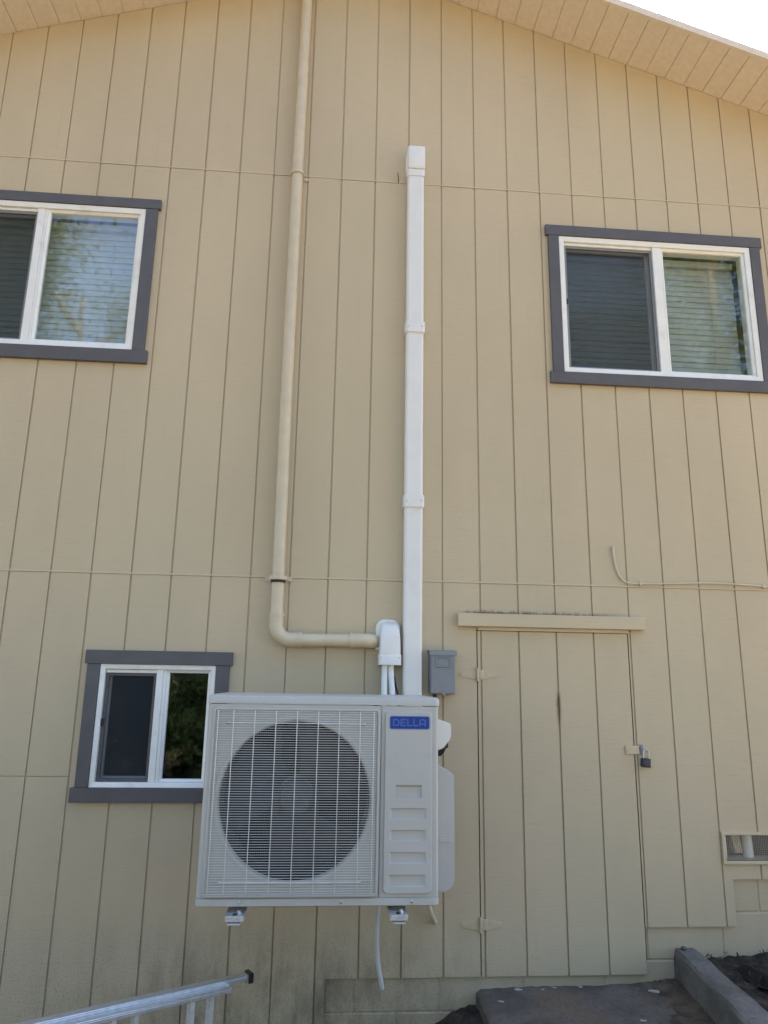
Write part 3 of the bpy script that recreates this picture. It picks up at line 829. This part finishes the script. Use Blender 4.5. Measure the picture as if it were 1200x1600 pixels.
# badge with lettering
bd = bpy.data.objects.new('badge', None); COL.objects.link(bd); bd.parent = ac; bd.location = Vector((.5605, iy, 1.415))-Vector(ac.location)
bm = bmesh.new(); plate(bm, .4775, .6435, 1.3890, 1.4415, .009, iy-.0002, iy-.0022, .0008, 6); obj('badge_plate', bm, 'badge', bd)
obj('badge_outline', rr_ring(bmesh.new(), .4785, .6425, 1.3900, 1.4405, .008, .0013, iy-.0021, iy-.00245), 'badge_ink', bd)
def stroke(bm, pts, w, y0, y1, closed=False):
    P = [Vector((p[0], p[1])) for p in pts]; n = len(P); L, Rr = [], []
    for i in range(n):
        pa = P[i-1] if (i > 0 or closed) else None; pb = P[(i+1) % n] if (i < n-1 or closed) else None
        d0 = (P[i]-pa).normalized() if pa is not None else None; d1 = (pb-P[i]).normalized() if pb is not None else None
        d0 = d0 or d1; d1 = d1 or d0
        nn = (Vector((-d0.y, d0.x))+Vector((-d1.y, d1.x))).normalized()
        k = w/2/max(.5, nn.dot(Vector((-d0.y, d0.x))))
        L.append(P[i]+nn*k); Rr.append(P[i]-nn*k)
    for i in range(n if closed else n-1):
        j = (i+1) % n; q = [L[i], L[j], Rr[j], Rr[i]]
        A = [bm.verts.new((p.x, y0, p.y)) for p in q]; B = [bm.verts.new((p.x, y1, p.y)) for p in q]
        bm.faces.new(A); bm.faces.new(B[::-1])
        for a in range(4): bm.faces.new((A[a], B[a], B[(a+1) % 4], A[(a+1) % 4]))
ya, yb_ = iy-.0023, iy-.0030
Lz0, Lz1, lw = 1.4010, 1.4295, .0052
def letter(ch, x, w):
    bm = bmesh.new(); h = lw/2; z0, z1 = Lz0+h, Lz1-h; zm = (z0+z1)/2
    if ch == 'D':
        r_ = .009
        pts = [(x+h, z0), (x+w-h-r_, z0)] + [(x+w-h-r_+r_*math.sin(R(a)), z0+r_-r_*math.cos(R(a))) for a in (30, 60, 90)] + [(x+w-h-r_+r_*math.cos(R(a)), z1-r_+r_*math.sin(R(a))) for a in (0, 30, 60, 90)] + [(x+h, z1)]
        stroke(bm, pts, lw, ya, yb_, True)
    elif ch == 'E':
        stroke(bm, [(x+w, z0), (x+h, z0), (x+h, z1), (x+w, z1)], lw, ya, yb_); stroke(bm, [(x+lw, zm), (x+w*.9, zm)], lw*.9, ya, yb_-.0002)
    elif ch == 'L': stroke(bm, [(x+h, z1+h), (x+h, z0), (x+w, z0)], lw, ya, yb_)
    elif ch == 'A':
        r_ = .0075
        pts = [(x+h, z0-h)] + [(x+h+r_-r_*math.cos(R(a)), z1-r_+r_*math.sin(R(a))) for a in (0, 30, 60, 90)] + [(x+w-h-r_+r_*math.sin(R(a)), z1-r_+r_*math.cos(R(a))) for a in (0, 30, 60, 90)] + [(x+w-h, z0-h)]
        stroke(bm, pts, lw, ya, yb_); stroke(bm, [(x+lw, z0+.007), (x+w-lw, z0+.007)], lw*.9, ya, yb_-.0002)
    obj('letter', bm, 'badge_ink', bd)
x = .4905
for ch, w_ in (('D', .0275), ('E', .0235), ('L', .0215), ('L', .0215), ('A', .0270)):
    letter(ch, x, w_); x += w_+.0040
bm = bmesh.new(); lathe(bm, [(0, .0014), (.0007, .0014)], (.6315, ya, 1.4285), (0, -1, 0), 10); obj('trademark_dot', bm, 'badge_ink', bd)
# lid and base pan
bm = bmesh.new()
rl = [[(p[0], p[1], z) for p in rrect(AX0-.003+i_, AX1+.004-i_, AYF-.004+i_, AYB+.004-i_, .022, 5)] for z, i_ in ((AZ1-.034, .0), (AZ1-.010, 0), (AZ1-.004, .003), (AZ1-.001, .010), (AZ1+.001, .03))]
loft(bm, rl); obj('lid', bm, 'ac', ac, True)
bm = bmesh.new()
rl = [[(p[0], p[1], z) for p in rrect(AX0+.0+i_, AX1-i_, AYF-.0035+i_, AYB+.004-i_, .022, 5)] for z, i_ in ((AZ0, .004), (AZ0+.003, 0), (AZ0+.027, 0), (AZ0+.0295, .003))]
loft(bm, rl); obj('base_pan', bm, 'ac', ac, True)
for sx in (-.096, .297, .575):
    bm = bmesh.new(); lathe(bm, [(0, .0065), (.002, .006), (.0035, .003), (.0036, .001)], (sx, AYF-.0035, AZ0+.016), (0, -1, 0), 10); obj('base_screw', bm, 'steel', ac, True)
# pipe cover and terminal box on the right side
bm = bmesh.new(); P = [(AX1-.003, 1.238), (.690, 1.238), (.769, 1.196), (.769, .778), (.762, .757), (.744, .741), (.720, .738), (AX1-.003, .738)]
prism(bm, P, -.58, -.40); bmesh.ops.bevel(bm, geom=bm.edges[:], offset=.006, segments=2, affect='EDGES')
obj('valve_cover', bm, 'ac', ac, True)
bm = bmesh.new(); plate(bm, .704, .757, .928, .945, .006, -.579, -.5825, .0015, 3); obj('cover_grip', bm, 'ac', ac)
bm = bmesh.new(); P = [(AX1-.003, 1.424), (.700, 1.424), (.760, 1.404), (.760, 1.345), (.725, 1.300), (AX1-.003, 1.288)]
prism(bm, P, -.56, -.42); bmesh.ops.bevel(bm, geom=bm.edges[:], offset=.005, segments=2, affect='EDGES')
obj('terminal_cover', bm, 'white_pvc', ac, True)
bm = bmesh.new(); tube(bm, [(.748, -.49, 1.334), (.738, -.49, 1.305), (.728, -.49, 1.282), (.718, -.485, 1.268)], [.010, .014, .012, .010], 12)
bx(bm, .738, .757, -.50, -.48, 1.297, 1.325, .004); obj('cable_gland', bm, 'black', ac, True)

# wall brackets: arm, wall plate, brace, end lug
for xc, lab in ((-.1075, 'left galvanised wall bracket under the air conditioner'), (.5195, 'right galvanised wall bracket under the air conditioner')):
    b = empty('wall_bracket', (xc, 0, .56), lab, 'bracket', 'brackets carrying the air conditioner')
    bm = bmesh.new()
    prism(bm, [(xc-.036, .704), (xc+.036, .704), (xc+.034, .684), (xc+.030, .684), (xc+.031, .700), (xc-.031, .700), (xc-.030, .684), (xc-.034, .684)], -.752, -.012)
    obj('arm', bm, 'galv', b)
    bm = bmesh.new(); plate(bm, xc-.031, xc+.031, .685, .7035, .004, -.7515, -.7555, .001, 3); obj('end_plate', bm, 'galv', b)
    bm = bmesh.new(); plate(bm, xc-.024, xc+.024, .676, .6815, .002, -.73, -.766, .001, 3); obj('end_lip', bm, 'galv', b)
    box('slot', xc-.009, xc+.009, -.742, -.722, .7042, .7052, 'black', b, 0)
    bm = bmesh.new(); lathe(bm, [(0, .011), (.003, .011), (.003, .007), (.010, .007), (.010, .001)], (xc+.012, -.712, .7045), (0, 0, 1), 6); obj('bolt', bm, 'steel', b)
    box('wall_plate', xc-.03, xc+.03, -.011, -.002, .64, .95, 'galv', b, .001)

# ------------------------------------------------------------------ pipes and boxes on the wall
# line set cover
ls = empty('line_set_cover', (.648, 0, 1.0), 'tall white plastic line cover running up the wall from the air conditioner', 'pipe cover')
def duct_sec(z0, z1, hw, dep, b=.014):
    xc = .648
    prof = [(xc-hw, -.0075), (xc-hw, -dep+b), (xc-hw+b*.3, -dep+b*.3), (xc-hw+b, -dep), (xc+hw-b, -dep), (xc+hw-b*.3, -dep+b*.3), (xc+hw, -dep+b), (xc+hw, -.0075)]
    return prism(bmesh.new(), prof, z0, z1, 'z')
for z0, z1 in ((.95, 2.520), (2.526, 3.542), (3.548, 4.57)): obj('duct_section', duct_sec(z0, z1, .0495, .070), 'white_pvc', ls)
box('duct_base', .604, .692, -.0074, -.0015, .95, 4.57, 'white_pvc', ls, 0)
for zc in (2.523, 3.545):
    bm = duct_sec(zc-.033, zc+.033, .0565, .0775)
    obj('duct_coupling', bm, 'white_pvc', ls)
    for sgn in (-1, 1):
        bm = bmesh.new(); lathe(bm, [(0, .005), (.002, .004), (.0021, .001)], (.648+sgn*.040, -.0775, zc+.012*sgn*.2), (0, -1, 0), 8); obj('coupling_screw', bm, 'steel', ls)
    bm = duct_sec(zc-.039, zc-.0335, .053, .073); obj('coupling_rib', bm, 'white_pvc', ls)
bm = bmesh.new(); plate(bm, .590, .706, 4.575, 4.700, .006, -.0015, -.045, .006, 4); obj('cap_flange', bm, 'white_pvc', ls, True)
bm = bmesh.new(); plate(bm, .597, .703, 4.58, 4.742, .012, -.0020, -.083, .014, 5); obj('end_cap', bm, 'white_pvc', ls, True)
bm = duct_sec(4.535, 4.579, .0535, .075); obj('cap_collar', bm, 'white_pvc', ls)

# wall inlet cover with two insulated pipes
wc = empty('wall_inlet_cover', (.53, 0, 1.66), 'small white round topped wall inlet cover above the air conditioner', 'pipe cover')
bm = bmesh.new(); plate(bm, .459, .587, 1.735, 1.893, .006, -.0015, -.016, .004, 8, top=.045); obj('flange', bm, 'white_pvc', wc, True)
bm = bmesh.new()
out = []
for z, d, i_ in ((1.662, .088, 0), (1.742, .092, 0.001), (1.80, .088, .003), (1.842, .074, .007), (1.866, .052, .012), (1.878, .018, .02)):
    x0, x1 = .475+i_, .585-i_; b = min(.016, d*.4)
    out.append([(x0, -.010, z), (x0, -d+b, z), (x0+b*.3, -d+b*.3, z), (x0+b, -d, z), (x1-b, -d, z), (x1-b*.3, -d+b*.3, z), (x1, -d+b, z), (x1, -.010, z)])
loft(bm, out); obj('hood', bm, 'white_pvc', wc, True)
bm = bmesh.new()
out = []
for z, d in ((1.659, .092), (1.706, .0935), (1.711, .090)):
    x0, x1 = .4725, .5875; b = .014
    out.append([(x0, -.012, z), (x0, -d+b, z), (x0+b*.3, -d+b*.3, z), (x0+b, -d, z), (x1-b, -d, z), (x1-b*.3, -d+b*.3, z), (x1, -d+b, z), (x1, -.012, z)])
loft(bm, out); obj('hood_band', bm, 'white_pvc', wc, True)
for x, y, z in ((.484, -.0900, 1.695), (.577, -.0900, 1.695), (.523, -.0155, 1.882)):
    bm = bmesh.new(); lathe(bm, [(0, .0042), (.003, .0038), (.0032, .001)], (x, y, z), (0, -1, 0), 8); obj('cover_screw', bm, 'steel', wc)
for x, dx_, lab in ((.506, -.004, 'left of two white insulated pipes dropping from the inlet cover'), (.539, .014, 'right of two white insulated pipes dropping from the inlet cover')):
    p_ = smooth_path([(x, -.05, 1.675), (x-.001, -.052, 1.62), (x+dx_*.5, -.060, 1.52), (x+dx_, -.075, 1.42), (x+dx_, -.10, 1.25), (x+dx_+.02, -.16, 1.12), (x+dx_+.06, -.275, 1.06)])
    tag(obj('insulated_pipe', tube(bmesh.new(), p_, .0150, 14), 'insul', None, True), lab, 'pipe')
p_ = smooth_path([(.560, -.006, 1.60), (.561, -.02, 1.575), (.566, -.05, 1.545), (.575, -.08, 1.50), (.575, -.12, 1.40)])
tag(obj('control_cable', tube(bmesh.new(), p_, .0055, 8), 'black', None, True), 'black cable stub between the insulated pipes and the tall line cover', 'cable')

# disconnect box
db = empty('disconnect_box', (.80, 0, 1.52), 'grey metal electrical disconnect box on the wall above the right end of the air conditioner', 'electrical box')
bm = bmesh.new(); plate(bm, .737, .864, 1.520, 1.738, .004, -.0015, -.088, .004, 4); obj('box_body', bm, 'box_grey', db, True)
bm = bmesh.new(); prism(bm, [(-.0025, 1.741), (-.0965, 1.735), (-.0985, 1.712), (-.093, 1.712), (-.0925, 1.731), (-.0025, 1.7375)], .7305, .8705, 'x'); obj('rain_hood', bm, 'box_grey', db)
bm = bmesh.new(); plate(bm, .7405, .8605, 1.524, 1.729, .004, -.0885, -.0915, .0015, 4); obj('box_door', bm, 'box_grey', db)
obj('handle_frame', ring_frame(bmesh.new(), .764, .838, 1.652, 1.701, .008, -.0965, -.0916, .002), 'box_grey', db)
bm = bmesh.new(); plate(bm, .775, .828, 1.659, 1.693, .003, -.0917, -.0955, .001, 3); obj('pull_handle', bm, 'box_grey', db)
bm = bmesh.new(); plate(bm, .794, .812, 1.514, 1.526, .003, -.080, -.0945, .001, 3); obj('hasp_tab', bm, 'box_grey', db)
p_ = smooth_path([(.765, -.045, 1.519), (.762, -.046, 1.49), (.742, -.08, 1.43), (.730, -.16, 1.38), (.722, -.30, 1.31), (.720, -.40, 1.28), (.722, -.455, 1.268)])
tag(obj('flexible_conduit', tube(bmesh.new(), p_, .011, 10), 'black', None, True), 'black flexible conduit from the grey box to the air conditioner side', 'conduit')

# painted conduit pipe
pp = empty('conduit_pipe', (-.053, 0, 1.775), 'tan painted plastic pipe running down the wall and bending right to the inlet cover', 'pipe')
PX, PY, PR = -.054, -.052, .0325
px_top = -.053
obj('vertical_pipe', tube(bmesh.new(), [(px_top, PY, roof_z(px_top)-.002), (-.060, PY, 4.50), (-.060, PY, 3.0), (PX, PY, 1.87)], PR, 20), 'pipe_tan', pp, True)
E_ = arc((PX+.075, PY, 1.851), 180, 270, .075, (1, 0, 0), (0, 0, 1), 10)
obj('elbow', tube(bmesh.new(), [(PX, PY, 1.90)]+E_+[(PX+.125, PY, 1.776)], .0365, 20), 'pipe_tan', pp, True)
obj('horizontal_pipe', tube(bmesh.new(), [(PX+.11, PY, 1.776), (.35, PY, 1.779)], PR, 20), 'pipe_tan', pp, True)
E2 = arc((.400, PY+.055, 1.780), 90, 0, .055, (0, -1, 0), (1, 0, 0), 8)
E2 = [Vector((.400+.052*math.sin(R(a)), PY+.052-.052*math.cos(R(a)), 1.780)) for a in range(0, 91, 10)]
obj('elbow', tube(bmesh.new(), [(.335, PY, 1.779), (.372, PY, 1.780)]+E2, .0365, 20), 'pipe_tan', pp, True)
for p0, p1, r_ in (((PX, PY, 1.893), (PX, PY, 1.908), .0395), ((PX+.118, PY, 1.7762), (PX+.133, PY, 1.7763), .0395), ((.325, PY, 1.779), (.338, PY, 1.779), .0395)):
    obj('socket_rim', tube(bmesh.new(), [p0, p1], r_, 20), 'pipe_tan', pp, True)
def strap(zc, x, open_):
    bm = bmesh.new(); r_ = PR+.006 if not open_ else PR+.013
    A = [Vector((x+r_*math.sin(R(a)), PY-r_*math.cos(R(a)), 0)) for a in range(-105, 106, 10)]
    prof = [(p.x, p.y) for p in A]; inn = [(x+(p.x-x)*(r_-.0025)/r_, PY+(p.y-PY)*(r_-.0025)/r_) for p in A]
    prism(bm, prof+inn[::-1], zc-.010, zc+.010, 'z')
    for sg in ((1,) if not open_ else (1, -1)):
        bx(bm, x+sg*(r_-.004), x+sg*(r_+.024), -.006, -.002, zc-.010, zc+.010)
    obj('pipe_strap', bm, 'pipe_tan', pp, False)
strap(4.506, -.060, False); strap(2.090, -.055, True)
obj('socket_rim', tube(bmesh.new(), [(-.060, PY, 4.517), (-.060, PY, 4.53)], .036, 20), 'pipe_tan', pp, True)
bm = bmesh.new(); lathe(bm, [(0, .0375), (.012, .0375)], (-.055, PY, 2.066), (0, 0, 1), 20); obj('strap_shade', bm, 'dark_in', pp, True)  # dark ring: the shadow below the strap put into colour

# hoses and cables
p_ = smooth_path([(.462, -.45, .722), (.463, -.45, .66), (.459, -.44, .56), (.460, -.43, .49), (.468, -.42, .42), (.481, -.415, .355), (.487, -.41, .325)])
tag(obj('drain_hose', tube(bmesh.new(), p_, .0095, 12), 'hose', None, True), 'thin clear grey drain hose hanging below the air conditioner', 'hose')
p_ = smooth_path([(.728, -.055, .90), (.730, -.055, .60), (.736, -.050, .535), (.752, -.034, .490), (.772, -.003, .452)])
tag(obj('pipe_stub', tube(bmesh.new(), p_, .0125, 12), 'pipe_tan', None, True), 'short tan painted pipe curving into the wall behind the air conditioner', 'pipe')
cb = empty('painted_cable', (2.2, 0, 2.1), 'thin tan painted cable curling down then running right along the wall joint', 'cable')
p_ = smooth_path([(1.764, -.002, 2.322), (1.757, -.014, 2.312), (1.757, -.013, 2.29), (1.764, -.008, 2.23), (1.776, -.008, 2.18), (1.80, -.009, 2.138), (1.84, -.010, 2.120), (1.95, -.010, 2.119), (2.12, -.010, 2.125), (2.26, -.010, 2.131), (2.42, -.010, 2.130), (2.56, -.010, 2.124), (2.66, -.010, 2.118), (2.9, -.010, 2.12), (3.5, -.010, 2.12)])
obj('cable_run', tube(bmesh.new(), p_, .0052, 8), 'pipe_tan', cb, True)
for x, z in ((1.90, 2.119), (2.60, 2.121), (1.7575, 2.30)):
    bm = bmesh.new(); plate(bm, x-.006, x+.006, z-.011, z+.011, .003, -.002, -.0175, .002, 3); obj('cable_clip', bm, 'pipe_tan', cb)
# bent nail beside the duct top
tag(obj('bent_nail', tube(bmesh.new(), smooth_path([(.548, .0, 4.535), (.5475, -.012, 4.537), (.5455, -.020, 4.553), (.541, -.022, 4.585)]), .0028, 6), 'black', None, True), 'small dark bent nail sticking out left of the tall line cover top', 'nail')

# padlock
pl = empty('padlock', (1.86, -.03, 1.18), 'dark blue padlock with steel shackle hanging from the door hasp', 'padlock')
lx, ly, lz = 1.8625, -.020, 1.196
bm = bmesh.new(); plate(bm, lx-.0225, lx+.0225, lz-.022, lz+.018, .004, ly+.010, ly-.012, .003, 4)
bmesh.ops.rotate(bm, verts=bm.verts[:], cent=(lx, ly, lz), matrix=Matrix.Rotation(R(5), 3, 'Y')); obj('lock_body', bm, 'navy', pl, True)
bm = bmesh.new(); plate(bm, lx-.021, lx+.0235, lz-.0255, lz-.0195, .002, ly+.011, ly-.013, .001, 3)
bmesh.ops.rotate(bm, verts=bm.verts[:], cent=(lx, ly, lz), matrix=Matrix.Rotation(R(5), 3, 'Y')); obj('lock_bumper', bm, 'black', pl, True)
P = [(lx-.014, ly, lz+.015), (lx-.014, ly, lz+.045)] + [Vector((lx-.014*math.cos(R(a)), ly, lz+.045+.014*math.sin(R(a)))) for a in range(20, 161, 20)] + [(lx+.014, ly, lz+.045), (lx+.014, ly, lz+.015)]
bm = tube(bmesh.new(), P, .0042, 10); bmesh.ops.rotate(bm, verts=bm.verts[:], cent=(lx, ly, lz), matrix=Matrix.Rotation(R(5), 3, 'Y')); obj('shackle', bm, 'steel', pl, True)

# ------------------------------------------------------------------ ladder lying on its edge against the wall
A0 = Vector((-.082, -.335, 0)); dl = Vector((-.763, -.435, 0)).normalized(); nl = Vector((dl.y, -dl.x, 0))  # nl towards the house
if nl.y < 0: nl = -nl
LT, LB, LL = .362, -.105, 2.45
ld = empty('ladder', A0+Vector((0, 0, LB)), 'aluminium extension ladder lying on its edge at the lower left corner', 'ladder')
ld_rot = Matrix(((dl.x, nl.x, 0), (dl.y, nl.y, 0), (0, 0, 1)))
def lbox(name, a0, a1, n0, n1, z0, z1, mat, bev=.002):
    bm = bx(bmesh.new(), a0, a1, n0, n1, z0, z1, bev)
    for v in bm.verts:
        q = v.co.copy(); w_ = A0 + dl*q.x + nl*q.y; v.co = Vector((w_.x, w_.y, q.z))
    return obj(name, bm, mat, ld)
def rail(a0, a1, nc, zt, flip):
    """I-beam rail: outer web with two flanges"""
    bm = bmesh.new(); hw = .021
    w0, w1 = (zt-.006, zt) if not flip else (zt, zt+.006)
    for q in ((nc-hw, nc+hw, w0, w1), (nc-hw, nc-hw+.006, zt-.020 if not flip else zt+.0005, zt-.0062 if not flip else zt+.020), (nc+hw-.006, nc+hw, zt-.020 if not flip else zt+.0005, zt-.0062 if not flip else zt+.020)):
        bx(bm, a0, a1, q[0], q[1], min(q[2], q[3]), max(q[2], q[3]), .0015)
    for v in bm.verts:
        q = v.co.copy(); w_ = A0 + dl*q.x + nl*q.y; v.co = Vector((w_.x, w_.y, q.z))
    return obj('rail', bm, 'alu', ld)
rail(0, LL, 0, LT, False); rail(.095, LL, -.0435, LT-.014, False)
rail(0, LL, 0, LB, True); rail(.095, LL, -.0435, LB+.014, True)
for i in range(8):
    for nc, off, zt_, zb_ in ((0, .16, LT-.006, LB+.006), (-.0435, .258, LT-.020, LB+.020)):
        a = off+.305*i
        if a > LL-.05: continue
        p0 = A0+dl*a+nl*nc; bm = bmesh.new(); n = 10
        R1 = [[p0+dl*(.016*math.cos(2*math.pi*k/n)*(.86 if k % 2 else 1.05))+nl*(.016*math.sin(2*math.pi*k/n)*(.86 if k % 2 else 1.05))+Vector((0, 0, z)) for k in range(n)] for z in (zb_, zt_)]
        loft(bm, R1); obj('rung', bm, 'rung', ld)
for z0, z1 in ((LT-.034, LT+.006), (LB-.004, LB+.036)): lbox('rubber_end', -.020, .004, -.026, .026, z0, z1, 'black', .004)
for z0 in (LT-.026, LB+.002): lbox('end_bracket', .004, .012, -.0235, .0235, z0-.004, z0+.028, 'steel', .001)

# ------------------------------------------------------------------ trees and bushes opposite the house (seen mirrored in the panes)
def leaf_crown(rng, centre, rad, n, leaf, clumps):
    vs_, fs = [], []
    cl = []
    for i in range(clumps):
        while True:
            p = Vector((rng.uniform(-1, 1), rng.uniform(-1, 1), rng.uniform(-1, 1)))
            if .25 < p.length < 1: break
        cl.append((Vector((p.x*rad[0], p.y*rad[1], p.z*rad[2]))+centre, rng.uniform(.28, .5)*min(rad)*.75))
    for i in range(n):
        c, r_ = rng.choice(cl)
        d = Vector((rng.gauss(0, 1), rng.gauss(0, 1), rng.gauss(0, .8)))*r_*.55
        p = c+d; a = Vector((rng.uniform(-1, 1), rng.uniform(-1, 1), rng.uniform(-1, 1))).normalized(); b = a.orthogonal().normalized()
        l = leaf*rng.uniform(.6, 1.3); w_ = l*.5; k = len(vs_)
        vs_ += [p-a*l, p+b*w_, p+a*l, p-b*w_]; fs.append((k, k+1, k+2, k+3))
    return vs_, fs
def tree_meshes(seed, h, spread, n, leaf):
    rng = random.Random(seed); bm = bmesh.new()
    tube(bm, [(0, 0, -.2), (.1, .05, h*.3), (-.05, .1, h*.6), (.1, 0, h*.92)], [h*.028, h*.022, h*.014, h*.004], 10)
    for i in range(11):
        z = h*(.28+.055*i); a = i*2.4+rng.uniform(-.4, .4); L = spread*rng.uniform(.6, 1.0)*(1.1-.06*i)
        p0 = Vector((0, .05, z)); p1 = p0+Vector((math.cos(a)*L*.5, math.sin(a)*L*.5, h*.07)); p2 = p0+Vector((math.cos(a)*L, math.sin(a)*L, h*.11))
        tube(bm, [p0, p1, p2], [h*.010, h*.006, h*.002], 6)
        for q in range(2):
            e_ = p1+Vector((rng.uniform(-1, 1), rng.uniform(-1, 1), rng.uniform(.2, 1)))*L*.4; tube(bm, [p1, e_], [h*.004, h*.0012], 5)
    me = bpy.data.meshes.new('trunk'); bm.to_mesh(me); bm.free(); me.materials.append(M['bark'])
    v, f = leaf_crown(rng, Vector((0, 0, h*.62)), (spread, spread, h*.36), n, leaf, 46)
    mc = bpy.data.meshes.new('crown'); mc.from_pydata(v, [], f); mc.materials.append(M['leaf'])
    return me, mc
tm = [tree_meshes(11, 14.5, 3.6, 46000, .055), tree_meshes(23, 17, 4.0, 52000, .06)]
for i, (x, y, k, s_) in enumerate([(-7.6, -6.8, 0, .8), (-10.2, -12.0, 1, .95), (-7.4, -16.5, 0, .96), (1.5, -20, 0, .85), (6.0, -14, 0, .88), (10.6, -13.5, 1, .92), (-15, -10, 1, 1.1)]):  # nearest left tree also added to darken the left part of the wall
    t = empty('leafy_tree', (x, y, -.1), 'leafy tree opposite the house, seen mirrored in the window panes', 'tree', 'trees mirrored in the windows')
    t.rotation_euler = (0, 0, i*1.7); t.scale = (s_,)*3
    for nme, me in (('trunk', tm[k][0]), ('crown', tm[k][1])):
        o = bpy.data.objects.new(nme, me); COL.objects.link(o); o.parent = t
v, f = leaf_crown(random.Random(5), Vector((0, 0, 1.15)), (1.6, .8, 1.15), 16000, .034, 70)
mb = bpy.data.meshes.new('shrub'); mb.from_pydata(v, [], f); mb.materials.append(M['leaf_dark'])
for i, x in enumerate((-7.6, -5.6, -3.8, -2.1, -.5, 1.4, 3.4, -8.6, -6.6, -4.7, -3.0, -1.3, .5)):
    o = bpy.data.objects.new('shrub', mb); COL.objects.link(o); o.location = (x, -7.6-.4*math.sin(i*2.1)-(1.5 if i >= 7 else 0), -.15); o.rotation_euler = (0, 0, math.pi*(i % 2)+.2*math.sin(i))
    s_ = 1.0+.15*math.sin(i*1.3); o.scale = (1, 1, s_)
    tag(o, 'dark green shrub opposite the house, seen mirrored in the lower window', 'shrub', 'shrubs mirrored in the windows')
